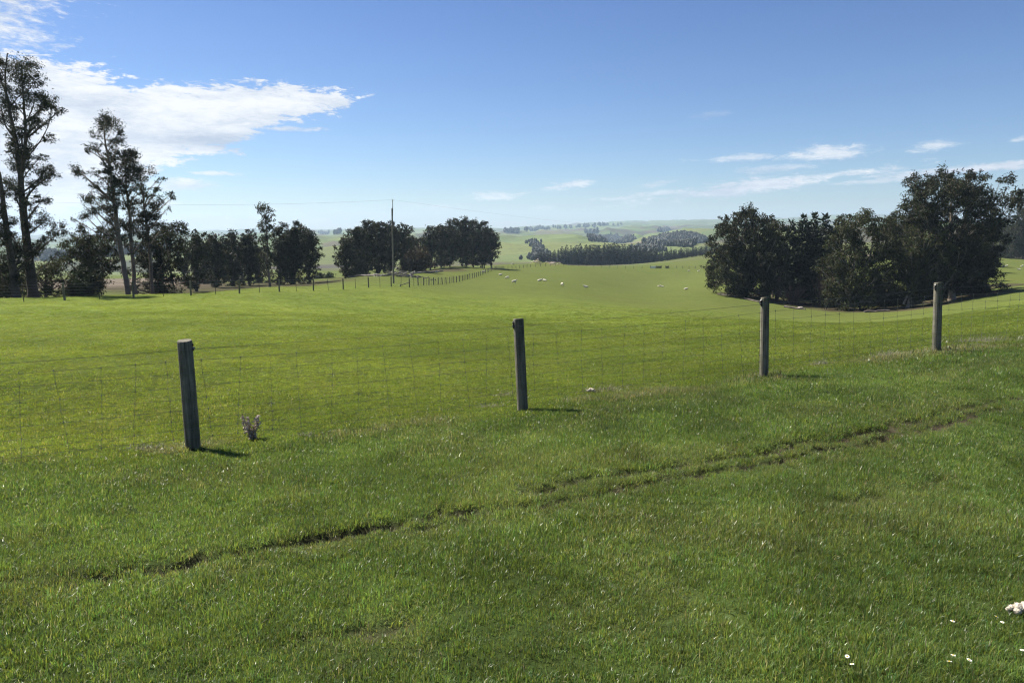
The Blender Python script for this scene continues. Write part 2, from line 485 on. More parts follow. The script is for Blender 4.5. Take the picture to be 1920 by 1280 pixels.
def m_wood():
    m, b, out = mat('weathered_post_wood')
    tcx = b.n('ShaderNodeTexCoord')
    mp = b.n('ShaderNodeMapping'); mp.inputs['Scale'].default_value = (38, 38, 1.6)
    b.put(mp.inputs[0], tcx.outputs['Object'])
    gr = b.noise(mp.outputs[0], 1.0, 6, .65)
    st = b.noise(tcx.outputs['Object'], 5.0, 5, .6)
    c = b.ramp(gr, [(.30, (.035, .031, .026)), (.46, (.15, .138, .115)), (.74, (.29, .27, .225))])
    s2 = b.ramp(st, [(.35, (.62, .66, .55)), (.65, (1.05, 1.04, 1.0))])
    c = b.mix(1.0, c, s2, 'MULTIPLY')
    p = b.n('ShaderNodeBsdfPrincipled'); p.inputs['Roughness'].default_value = .9; p.inputs['Specular IOR Level'].default_value = .15
    b.put(p.inputs['Base Color'], c)
    bp = b.n('ShaderNodeBump'); bp.inputs['Strength'].default_value = .8; bp.inputs['Distance'].default_value = .006
    b.put(bp.inputs['Height'], gr); b.t.links.new(bp.outputs[0], p.inputs['Normal'])
    b.t.links.new(p.outputs[0], out.inputs[0])
    return m
M_WOOD = m_wood()

def m_plain(name, col, rough=.5, metal=0.0, spec=.4, var=.25, sc=12.0):
    m, b, out = mat(name)
    tcx = b.n('ShaderNodeTexCoord')
    nz = b.noise(tcx.outputs['Object'], sc, 4, .6)
    c = b.ramp(nz, [(.3, tuple(x * (1 - var) for x in col)), (.7, tuple(min(1, x * (1 + var)) for x in col))])
    p = b.n('ShaderNodeBsdfPrincipled'); b.put(p.inputs['Base Color'], c)
    p.inputs['Roughness'].default_value = rough; p.inputs['Metallic'].default_value = metal; p.inputs['Specular IOR Level'].default_value = spec
    b.t.links.new(p.outputs[0], out.inputs[0])
    return m
M_WIRE = m_plain('galvanised_wire', (.13, .13, .125), .35, .35, .6, .3, 3.0)
M_BLACK = m_plain('black_plastic', (.012, .012, .013), .45)
M_IRON = m_plain('dark_steel', (.05, .045, .042), .7, .2)
M_WHITE = m_plain('white_paint', (.74, .74, .70), .6, 0, .3, .1)
M_PORC = m_plain('porcelain', (.5, .48, .45), .3)
M_POLE = m_plain('pole_wood', (.17, .155, .13), .9, 0, .1, .3, 4.0)

def m_ground():
    m, b, out = mat('pasture_ground')
    at = b.n('ShaderNodeAttribute', attribute_name='Col')
    geo = b.n('ShaderNodeNewGeometry')
    pos = geo.outputs['Position']
    n1 = b.noise(pos, 9.0, 6, .7)
    n2 = b.noise(pos, 1.1, 5, .6)
    n3 = b.noise(pos, .16, 4, .6)
    g1 = b.ramp(n1, [(.25, (.66, .66, .66)), (.55, (1.0, 1.0, 1.0)), (.8, (1.5, 1.45, 1.35))])
    g2 = b.ramp(n2, [(.3, (.86, .88, .86)), (.7, (1.14, 1.12, 1.1))])
    g3 = b.ramp(n3, [(.3, (.92, .94, .92)), (.7, (1.08, 1.06, 1.05))])
    c = b.mix(1.0, b.mix(1.0, b.mix(1.0, at.outputs[0], g1, 'MULTIPLY'), g2, 'MULTIPLY'), g3, 'MULTIPLY')
    p = b.n('ShaderNodeBsdfPrincipled'); b.put(p.inputs['Base Color'], c)
    p.inputs['Roughness'].default_value = .9; p.inputs['Specular IOR Level'].default_value = .02
    bp = b.n('ShaderNodeBump'); bp.inputs['Strength'].default_value = .9; bp.inputs['Distance'].default_value = .05
    b.put(bp.inputs['Height'], n1); b.t.links.new(bp.outputs[0], p.inputs['Normal'])
    b.t.links.new(p.outputs[0], out.inputs[0])
    return m
M_GROUND = m_ground()

def m_hills():
    m, b, out = mat('hill_ground')
    at = b.n('ShaderNodeAttribute', attribute_name='Col')
    geo = b.n('ShaderNodeNewGeometry')
    pos = geo.outputs['Position']
    n1 = b.noise(pos, .12, 6, .7)
    n2 = b.noise(pos, .012, 5, .6)
    g1 = b.ramp(n1, [(.3, (.8, .8, .8)), (.7, (1.2, 1.2, 1.2))])
    g2 = b.ramp(n2, [(.3, (.88, .9, .88)), (.7, (1.12, 1.1, 1.1))])
    c = b.mix(1.0, b.mix(1.0, at.outputs[0], g1, 'MULTIPLY'), g2, 'MULTIPLY')
    p = b.n('ShaderNodeBsdfPrincipled'); b.put(p.inputs['Base Color'], c)
    p.inputs['Roughness'].default_value = .95; p.inputs['Specular IOR Level'].default_value = .05
    b.t.links.new(p.outputs[0], out.inputs[0])
    return m
M_HILLS = m_hills()

# ------------------------------------------------------------------ ground colours (albedo)
C_NEAR = np.array([.092, .136, .038])
C_FIELD = np.array([.110, .146, .028])
C_SOIL = np.array([.056, .046, .033])
C_STRAW = np.array([.21, .185, .11])
def lerp(a, b_, t):
    t = np.asarray(t)[..., None]
    return a * (1 - t) + b_ * t

def pasture_col(x, y, blades=False):
    r = np.hypot(x, y)
    bd = beyond(x, y)
    t = sstep(bd + (fbm(x * .8, y * .8, 41, 3) - .5) * 1.6, -.9, .6)
    t = np.where(r > 25, 1.0, t)
    c = lerp(C_NEAR, C_FIELD, t)
    # lush and thin patches
    n = fbm(x * .35, y * .35, 43, 4)
    c = c * (1 + (n - .5)[..., None] * np.array([.6, .5, .5]))
    n5 = fbm(x * 1.9, y * 1.9, 44, 3); n6 = fbm(x * 5.5, y * 5.5, 46, 2)
    c = c * (1 + ((n5 - .5) * .7 + (n6 - .5) * .4)[..., None] * (1 - .6 * t)[..., None])
    n7 = sstep(fbm(x * 1.2 + 9, y * 1.2, 48, 3), .5, .68)
    c = c * (1 + (n7 * (1 - .5 * t))[..., None] * np.array([.16, .04, .2]))
    # worn olive tint low in the dip and distant paddock a little paler
    rank = sstep(fbm(x * .55 + 2, y * .55, 49, 3), .62, .74) * t * (r < 120)
    c = c * (1 - (rank * .10))[..., None] * (1 + ((fbm(x * .13, y * .13, 50, 3) - .5) * .16 * t)[..., None])
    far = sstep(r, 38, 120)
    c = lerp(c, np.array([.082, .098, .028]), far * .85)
    # brown dung and dip patch
    dipn = sstep(fbm(x * .05, y * .05, 45, 3), .55, .75) * sstep(r, 25, 60)
    c = lerp(c, np.array([.09, .10, .028]), dipn * .5)
    # mossy fence line of dry pale grass
    dry = (1 - sstep(np.abs(bd + .05), .1, .55)) * sstep(fbm(x * 1.1, y * 1.1, 47, 3), .45, .65) * (r < 30)
    c = lerp(c, np.array([.12, .13, .065]), dry * .6)
    return c, dry, t

# ------------------------------------------------------------------ terrain meshes
def build_terrain():
    front = np.radians(np.arange(-46, 46.01, .23))
    back = np.radians(np.concatenate([np.arange(49, 180, 4.), np.arange(180, 312, 4.)]))
    az = np.concatenate([front, back])
    r1 = np.arange(.4, 2.0, .2); r2 = np.arange(2.0, 12.0, .05)
    k = int(math.log(450 / 12.) / .019); r3 = np.exp(np.linspace(math.log(12), math.log(450), k))
    rn = np.concatenate([r1, r2, r3])
    rf = np.exp(np.linspace(math.log(450), math.log(8000), 230))
    def grid(rr, centre):
        A, R = np.meshgrid(az, rr)
        X = R * np.sin(A); Y = R * np.cos(A); Z = H(X, Y)
        nr, na = X.shape
        V = np.stack([X, Y, Z], -1).reshape(-1, 3)
        i = np.arange(nr - 1)[:, None] * na; j = np.arange(na)[None]; j2 = (j + 1) % na
        Q = np.stack([i + j, i + j2, i + na + j2, i + na + j], -1).reshape(-1, 4)[:, ::-1]
        fs = [Q]
        if centre:
            V = np.vstack([V, [[0, 0, hz(0, 0)]]])
            j = np.arange(na)
            fs = [np.stack([j, np.full(na, len(V) - 1), (j + 1) % na], -1)[:, ::-1], Q]
        return V, fs
    V, fs = grid(rn, True)
    x, y = V[:, 0], V[:, 1]
    c, dry, t = pasture_col(x, y)
    c = c * (.40 + .60 * sstep(np.log(np.hypot(x, y) + 1e-6), 2.3, 4.1))[:, None]       # thatch and soil painted darker between the near blades, for contrast
    m = (np.hypot(x, y) < 16) & (y > 0)
    dep, bare, worn = rut_fields(x[m], y[m])
    cm = lerp(c[m], np.array([.06, .065, .028]), worn * .4)
    c[m] = lerp(cm, C_SOIL, np.clip(bare * 1.2, 0, 1))
    # strip of leaf litter under the gums on the left and the ploughed paddock below them
    r = np.hypot(x, y)
    a = np.degrees(np.arctan2(x, y))
    plough = sstep(r, 120, 135) * (1 - sstep(r, 330, 360)) * sstep(a, -44, -40) * (1 - sstep(a, -24, -22))
    c = lerp(c, np.array([.13, .105, .085]), plough * .95)
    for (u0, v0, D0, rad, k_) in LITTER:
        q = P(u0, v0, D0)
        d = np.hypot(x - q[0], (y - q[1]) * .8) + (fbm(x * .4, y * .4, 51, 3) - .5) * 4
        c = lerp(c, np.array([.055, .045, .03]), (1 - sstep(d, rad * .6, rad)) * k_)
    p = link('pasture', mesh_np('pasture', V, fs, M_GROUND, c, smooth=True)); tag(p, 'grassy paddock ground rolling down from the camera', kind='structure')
    V, fs = grid(rf, False)
    x, y, z = V.T
    r = np.hypot(x, y)
    # pasture, rank brown tussock in gullies and on steep faces, a few cultivated blocks
    n = fbm(x / 420, y / 420, 61, 4); n2 = fbm(x / 130, y / 130, 63, 4); n3 = fbm(x / 900 + 4, y / 900, 65, 3)
    c = lerp(np.array([.075, .105, .036]), np.array([.105, .128, .050]), n3)
    ca, sa = cos(.5), sin(.5); wx = x + 60 * (fbm(x / 300, y / 300, 67, 2) - .5)
    cell = _hash(np.floor((wx * ca + y * sa) / 310), np.floor((y * ca - wx * sa) / 240), 69); cell2 = _hash(np.floor((wx * ca + y * sa) / 310), np.floor((y * ca - wx * sa) / 240), 70)
    c = c * (.78 + .44 * cell)[:, None] * np.stack([.92 + .22 * cell2, np.ones(len(x)), 1.05 - .15 * cell2], -1)
    rid2 = 1 - np.abs(2 * fbm(x / 190 + .7, y / 190, 21, 3, .5) - 1)
    rid = 1 - np.abs(2 * fbm(x / 620 + 3.1, y / 620, 11, 4, .5) - 1)
    gully = np.maximum(sstep(1 - rid, .27, .42) * sstep(n2, .40, .52), .8 * sstep(1 - rid2, .36, .5) * sstep(n, .42, .52))
    c = lerp(c, np.array([.062, .050, .038]), np.clip(gully * 1.0, 0, .95))
    brown = sstep(n, .53, .58) * sstep(n2, .36, .50)
    c = lerp(c, np.array([.085, .066, .048]), brown * .95)
    scrub = sstep(n2, .58, .66) * sstep(n, .48, .58)
    c = lerp(c, np.array([.05, .055, .03]), scrub * .7)
    a = np.degrees(np.arctan2(x, y))
    for (a0, a1, r0, r1_, colr, k_) in BLOCKS:
        w = sstep(a, a0, a0 + .3) * (1 - sstep(a, a1 - .3, a1)) * sstep(r, r0, r0 * 1.03) * (1 - sstep(r, r1_ * .97, r1_))
        c = lerp(c, np.array(colr), w * k_)
    h = link('hills', mesh_np('hills', V, fs, M_HILLS, c, smooth=True)); tag(h, 'distant rolling green hills with brown gullies', kind='structure')
    return V[:, 2].min()

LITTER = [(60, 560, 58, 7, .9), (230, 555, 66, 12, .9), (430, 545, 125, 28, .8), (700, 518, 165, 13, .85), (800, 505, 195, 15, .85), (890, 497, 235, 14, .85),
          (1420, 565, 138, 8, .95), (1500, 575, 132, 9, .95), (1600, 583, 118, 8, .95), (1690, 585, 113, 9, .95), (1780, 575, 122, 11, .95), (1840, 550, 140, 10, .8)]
def _a(u_): return azel(u_, 450)[0]
BLOCKS = [(_a(20), _a(330), 480, 640, (.10, .12, .05), .9), (_a(90), _a(300), 640, 900, (.055, .06, .045), .9), (_a(90), _a(300), 900, 1500, (.12, .15, .06), .9),
          (_a(60), _a(330), 1500, 1750, (.05, .055, .045), .9), (_a(590), _a(640), 520, 620, (.085, .07, .055), .8), (_a(585), _a(660), 700, 800, (.06, .05, .045), .8),
          (_a(600), _a(680), 1000, 1150, (.095, .08, .06), .8), (_a(1000), _a(1130), 2300, 2700, (.13, .105, .075), .6), (_a(1150), _a(1290), 1250, 1500, (.16, .125, .10), .85)]
ZMIN_FAR = build_terrain()

# ------------------------------------------------------------------ grass
def build_grass():
    Vs, Fs4, Fs3, Cs = [], [], [], []
    n0 = 0
    def ring(r0, r1, dens, h_rng, w, seg, amax=44.):
        nonlocal n0
        a = radians(amax)
        r0f, r1f = r0, r1 * 1.35
        area = a * (r1f * r1f - r0 * r0)
        n = int(area * dens)
        rr = np.sqrt(RNG.uniform(r0 * r0, r1f * r1f, n))
        rr = rr[RNG.random(n) < (1 - sstep(rr, r1 * .8, r1f))]; n = len(rr); aa = RNG.uniform(-a, a, n)
        x = rr * np.sin(aa); y = rr * np.cos(aa)
        # clumping: pull blades towards tuft centres
        cs = .07 if r1 < 8 else .13
        cx = (np.floor(x / cs) + _hash(np.floor(x / cs), np.floor(y / cs), 71)) * cs
        cy = (np.floor(y / cs) + _hash(np.floor(x / cs), np.floor(y / cs), 72)) * cs
        pull = RNG.uniform(.0, .7 if r1 < 8 else .25, n)
        x = x + (cx - x) * pull; y = y + (cy - y) * pull
        c, dry, t = pasture_col(x, y)
        bare = np.zeros(n); worn = np.zeros(n)
        m = rr < 16
        if m.any():
            _, bb, ww = rut_fields(x[m], y[m]); bare[m] = bb; worn[m] = ww
        keep = RNG.random(n) > np.clip(bare * 1.25, 0, .97)
        tuft = fbm(x * 2.2, y * 2.2, 75, 3)
        thin = (sstep(fbm(x * 1.3 + 5, y * 1.3, 77, 3), .62, .78) * .5 + sstep(fbm(x * 4.2, y * 4.2, 78, 2), .66, .8)) * (1 - t)
        keep &= RNG.random(n) > thin * .75
        x, y, rr, c, dry, t, worn, tuft, bare = [q[keep] for q in (x, y, rr, c, dry, t, worn, tuft, bare)]
        n = len(x)
        z = H(x, y)
        hgt = RNG.uniform(h_rng[0], h_rng[1], n) * (.34 + 1.35 * tuft ** 1.2) * (1 - .55 * worn) * (1 - .35 * t) * (1 + .9 * dry)
        yaw = RNG.uniform(0, 2 * pi, n)
        # wind and trampling lay neighbouring blades the same way
        lay = 2 * pi * fbm(x * .7, y * .7, 79, 2) * 2
        mixw = RNG.random(n) < .22
        yaw = np.where(mixw, lay + RNG.normal(0, .5, n), yaw)
        lean = np.abs(RNG.normal(.55, .35, n)) + .5 * worn
        lean = np.clip(lean, .05, 1.45)
        wd = w * RNG.uniform(.6, 1.35, n)
        dirx, diry = np.cos(yaw), np.sin(yaw)
        sx, sy = -diry, dirx
        tw = RNG.normal(0, .6, n)
        sx, sy = np.cos(yaw + pi / 2 + tw), np.sin(yaw + pi / 2 + tw)
        # colours
        v = RNG.normal(1, .22, n).clip(.5, 1.7)
        c = c * v[:, None]
        hue = RNG.normal(0, .16, n)
        c = c * np.stack([1 + hue, np.ones(n), 1 - hue * .4], -1)
        c = lerp(c, np.array([.13, .125, .055]), worn * .5)
        pst = .05 + .25 * worn + .3 * dry + .10 * sstep(fbm(x * .9, y * .9, 81, 3), .55, .7) * (1 - t)
        st = RNG.random(n) < pst
        c = np.where(st[:, None], C_STRAW * RNG.uniform(.6, 1.5, n)[:, None], c)
        fl = (RNG.random(n) < .02) & (t > .6)
        c = np.where(fl[:, None], np.array([.34, .36, .17]), c)
        base = np.stack([x, y, z - .012], -1)
        side = np.stack([sx, sy, np.zeros(n)], -1) * (wd / 2)[:, None]
        d3 = lambda s_: np.stack([dirx * np.sin(s_), diry * np.sin(s_), np.cos(s_)], -1)
        if seg == 3:
            m1 = base + d3(lean * .45) * (hgt * .5)[:, None]
            m2 = m1 + d3(np.minimum(lean * 1.2, 1.9)) * (hgt * .33)[:, None]
            tip = m2 + d3(np.minimum(lean * 1.9, 2.3)) * (hgt * .28)[:, None]
            V = np.stack([base - side, base + side, m1 - side * .95, m1 + side * .95, m2 - side * .7, m2 + side * .7, tip], 1)
            k = 7
            o = n0 + np.arange(n)[:, None] * k
            Fs4.append(np.concatenate([o + np.array([[0, 1, 3, 2]]), o + np.array([[2, 3, 5, 4]])])); Fs3.append(o + np.array([[4, 5, 6]]))
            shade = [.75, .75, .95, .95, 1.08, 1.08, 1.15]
        elif seg == 2:
            m1 = base + d3(lean * .6) * (hgt * .6)[:, None]
            tip = m1 + d3(np.minimum(lean * 1.6, 2.1)) * (hgt * .5)[:, None]
            V = np.stack([base - side, base + side, m1 - side * .85, m1 + side * .85, tip], 1)
            k = 5
            o = n0 + np.arange(n)[:, None] * k
            Fs4.append(o + np.array([[0, 1, 3, 2]])); Fs3.append(o + np.array([[2, 3, 4]]))
            shade = [.78, .78, 1., 1., 1.12]
        else:
            tip = base + d3(lean) * hgt[:, None]
            V = np.stack([base - side, base + side, tip], 1)
            k = 3
            o = n0 + np.arange(n)[:, None] * k
            Fs3.append(o + np.array([[0, 1, 2]]))
            shade = [.9, .9, 1.1]
        # shade gradient put into blade colour: foot slightly darker, tips lighter and yellower
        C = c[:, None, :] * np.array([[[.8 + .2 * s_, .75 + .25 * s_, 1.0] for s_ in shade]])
        Vs.append(V.reshape(-1, 3)); Cs.append(C.reshape(-1, 3)); n0 += n * k
    ring(1.6, 3.6, 1700, (.04, .08), .0032, 3)
    ring(3.6, 6.0, 900, (.04, .08), .0042, 3)
    ring(6.0, 10., 380, (.04, .075), .006, 2)
    ring(10., 17., 150, (.05, .09), .010, 2)
    ring(17., 32., 40, (.05, .09), .018, 1)
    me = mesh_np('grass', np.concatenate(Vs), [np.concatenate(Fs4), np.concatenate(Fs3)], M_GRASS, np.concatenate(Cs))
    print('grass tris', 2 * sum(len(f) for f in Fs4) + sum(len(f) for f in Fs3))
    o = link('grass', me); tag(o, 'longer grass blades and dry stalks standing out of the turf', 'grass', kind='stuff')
build_grass()

def build_turf():
    """dense short turf: small tufts of blades scattered by geometry nodes"""
    tufts = bpy.data.collections.new('turf_tufts')
    def tuft(seed, Rr, nb, h0, h1, w):
        rg = np.random.default_rng(seed)
        a = rg.uniform(0, 2 * pi, nb); r = Rr * np.sqrt(rg.random(nb))
        x, y = r * np.cos(a), r * np.sin(a)
        yaw = np.where(rg.random(nb) < .4, a + rg.normal(0, .7, nb), rg.uniform(0, 2 * pi, nb))
        lean = np.clip(np.abs(rg.normal(.55, .35, nb)), .05, 1.4)
        hgt = rg.uniform(h0, h1, nb) * (1 - .35 * (r / Rr) ** 2)
        wd = w * rg.uniform(.6, 1.35, nb)
        dx, dy = np.cos(yaw), np.sin(yaw)
        tw = yaw + pi / 2 + rg.normal(0, .6, nb)
        side = np.stack([np.cos(tw), np.sin(tw), np.zeros(nb)], -1) * (wd / 2)[:, None]
        d3 = lambda q: np.stack([dx * np.sin(q), dy * np.sin(q), np.cos(q)], -1)
        base = np.stack([x, y, np.full(nb, -.012)], -1)
        m1 = base + d3(lean * .6) * (hgt * .6)[:, None]
        tip = m1 + d3(np.minimum(lean * 1.6, 2.1)) * (hgt * .5)[:, None]
        V = np.stack([base - side, base + side, m1 - side * .9, m1 + side * .9, tip], 1)
        o = np.arange(nb)[:, None] * 5
        c = np.ones((nb, 3)) * rg.normal(1, .20, (nb, 1)).clip(.5, 1.7) * (1 + rg.normal(0, 1, (nb, 1)) * np.array([.15, .0, -.06]))
        st = rg.random(nb) < .035
        c[st] = np.array([2.2, 1.5, 3.6]) * rg.uniform(.5, 1.2, (st.sum(), 1))
        C = c[:, None, :] * np.array([[[.8 + .2 * q, .75 + .25 * q, 1.0] for q in (.78, .78, 1, 1, 1.12)]])  # slight shade painted into each tuft blade, darkest at the foot
        me = mesh_np('turf_tuft', V.reshape(-1, 3), [o + np.array([[0, 1, 3, 2]]), o + np.array([[2, 3, 4]])], M_TURF, C.reshape(-1, 3))
        return me
    m, b, out = mat('turf_blade')
    at = b.n('ShaderNodeAttribute', attribute_name='Col'); ti = b.n('ShaderNodeAttribute', attribute_name='tint', attribute_type='INSTANCER')
    col = b.mix(1.0, at.outputs[0], ti.outputs[0], 'MULTIPLY')
    p = b.n('ShaderNodeBsdfPrincipled'); b.put(p.inputs['Base Color'], col); p.inputs['Roughness'].default_value = .33; p.inputs['Specular IOR Level'].default_value = .42
    tr = b.n('ShaderNodeBsdfTranslucent'); b.put(tr.inputs[0], b.mix(1.0, col, (1.5, 1.45, .75, 1), 'MULTIPLY'))
    ms = b.n('ShaderNodeMixShader'); ms.inputs[0].default_value = .56
    b.t.links.new(p.outputs[0], ms.inputs[1]); b.t.links.new(tr.outputs[0], ms.inputs[2]); b.t.links.new(ms.outputs[0], out.inputs[0])
    M_TURF = m
    LV = [(1.3, 6.0, 620, .065, 48, .028, .080, .0036), (6., 11., 270, .09, 46, .028, .075, .0058), (11., 19., 85, .14, 46, .03, .07, .010), (19., 36., 25, .26, 46, .03, .07, .019), (36., 75., 7, .5, 46, .03, .07, .038)]
    P_, T_, S_, R_, I_ = [], [], [], [], []
    k = 0
    for (r0, r1, dens, Rr, nb, h0, h1, w) in LV:
        for v in range(5):
            o = bpy.data.objects.new('turf_tuft_%02d' % (k * 5 + v), tuft(900 + k * 5 + v, Rr, nb, h0, h1, w)); tufts.objects.link(o)
        a = radians(47); r1f = r1 * 1.3
        n = int(a * (r1f ** 2 - r0 ** 2) * dens)
        rr = np.sqrt(RNG.uniform(r0 * r0, r1f * r1f, n)); rr = rr[RNG.random(n) < (1 - sstep(rr, r1 * .85, r1f))]; n = len(rr)
        aa = RNG.uniform(-a, a, n); x, y = rr * np.sin(aa), rr * np.cos(aa)
        c, dry, t = pasture_col(x, y)
        keep = np.ones(n, bool); worn = np.zeros(n)
        mm = rr < 16
        if mm.any():
            _, bb, ww = rut_fields(x[mm], y[mm]); worn[mm] = ww
            keep[mm] &= RNG.random(mm.sum()) > np.clip(bb * 1.6, 0, .985)
        gap = sstep(fbm(x * 4.2, y * 4.2, 78, 2), .66, .8) * (1 - t)
        keep &= RNG.random(n) > gap * .45
        x, y, c, dry, t, worn = [q[keep] for q in (x, y, c, dry, t, worn)]; n = len(x)
        hs = (.68 + .72 * fbm(x * 2.2, y * 2.2, 75, 3)) * (1 - .4 * worn) * (1 - .28 * t) * (1 + .5 * dry) * RNG.uniform(.8, 1.2, n)
        c = lerp(c, np.array([.17, .175, .085]), worn * .6)
        c = lerp(c, np.array([.17, .175, .10]), dry * .4)
        c = c * RNG.normal(1, .10, n).clip(.7, 1.4)[:, None] * (1.18 + .12 * t)[:, None]
        hs = hs * .76 * (1 - .55 * sstep(np.hypot(x, y), 20, 90))
        P_.append(np.stack([x, y, H(x, y)], -1)); T_.append(c); S_.append(hs)
        R_.append(np.stack([RNG.normal(0, .10, n), RNG.normal(0, .10, n), RNG.uniform(0, 2 * pi, n)], -1)); I_.append(k * 5 + RNG.integers(0, 5, n)); k += 1
    P_, T_, S_, R_, I_ = [np.concatenate(q) for q in (P_, T_, S_, R_, I_)]
    me = bpy.data.meshes.new('turf'); me.vertices.add(len(P_)); me.vertices.foreach_set('co', P_.astype(np.float32).ravel())
    at = me.attributes.new('tint', 'FLOAT_COLOR', 'POINT'); c4 = np.ones((len(P_), 4), np.float32); c4[:, :3] = T_; at.data.foreach_set('color', c4.ravel())
    at = me.attributes.new('size', 'FLOAT', 'POINT'); at.data.foreach_set('value', S_.astype(np.float32))
    at = me.attributes.new('turn', 'FLOAT_VECTOR', 'POINT'); at.data.foreach_set('vector', R_.astype(np.float32).ravel())
    at = me.attributes.new('pick', 'INT', 'POINT'); at.data.foreach_set('value', I_.astype(np.int32))
    me.update()
    g = bpy.data.node_groups.new('turf_scatter', 'GeometryNodeTree')
    g.interface.new_socket('Geometry', in_out='INPUT', socket_type='NodeSocketGeometry'); g.interface.new_socket('Geometry', in_out='OUTPUT', socket_type='NodeSocketGeometry')
    N = g.nodes.new; gi, go = N('NodeGroupInput'), N('NodeGroupOutput')
    iop = N('GeometryNodeInstanceOnPoints'); ci = N('GeometryNodeCollectionInfo'); ci.inputs['Collection'].default_value = tufts
    ci.inputs['Separate Children'].default_value = True; ci.inputs['Reset Children'].default_value = True
    def na(nm, ty):
        q = N('GeometryNodeInputNamedAttribute'); q.data_type = ty; q.inputs[0].default_value = nm; return q.outputs[0]
    e2r = N('FunctionNodeEulerToRotation')
    L = g.links.new
    L(gi.outputs[0], iop.inputs['Points']); L(ci.outputs[0], iop.inputs['Instance']); iop.inputs['Pick Instance'].default_value = True
    L(na('pick', 'INT'), iop.inputs['Instance Index']); L(na('turn', 'FLOAT_VECTOR'), e2r.inputs[0]); L(e2r.outputs[0], iop.inputs['Rotation']); L(na('size', 'FLOAT'), iop.inputs['Scale'])
    L(iop.outputs[0], go.inputs[0])
    o = link('turf', me); tag(o, 'dense short green turf covering the paddock and verge', 'grass', kind='stuff')
    md = o.modifiers.new('scatter', 'NODES'); md.node_group = g
    print('turf tufts', len(P_))
build_turf()


# ------------------------------------------------------------------ near netting fence
def polyz(q): return np.array([q[0], q[1], hz(q[0], q[1])])

def post_mesh(h, r, name='post', seed=0, k=18, taper=.94, slant=.0):
    rg = np.random.default_rng(seed)
    A = Acc()
    zs = np.concatenate([[-.25], np.linspace(0, h - .012, 9), [h]])
    th = np.arange(k) * 2 * pi / k
    ph = rg.uniform(0, 6.28)
    rings = []
    for i, z_ in enumerate(zs):
        rad = r * (1 - (1 - taper) * max(z_, 0) / h) * (1 + .025 * np.sin(2 * th + ph) + .012 * np.sin(5 * th + 2 * ph + z_ * 2) + rg.normal(0, .006, k))
        if i == len(zs) - 1: rad = rad * .93
        zz = z_ + (slant * np.cos(th) * r if i >= len(zs) - 2 else 0) + np.zeros(k)
        rings.append(np.stack([rad * np.cos(th), rad * np.sin(th), zz], -1))
    V = np.concatenate(rings); n = len(zs)
    i = np.arange(n - 1)[:, None] * k; j = np.arange(k)[None]; j2 = (j + 1) % k
    A.add(V, np.stack([i + j, i + j2, i + k + j2, i + k + j], -1).reshape(-1, 4))
    top = np.vstack([rings[-1], [[0, 0, h + .002]]]); ids = np.arange(k)
    A.add(top, np.stack([ids, (ids + 1) % k, np.full(k, k)], -1))
    return A.mesh(name, M_WOOD)

WIRE_DROP = [.085, .205, .335, .475, .605, .725, .835, .935, 1.03]   # below the post top

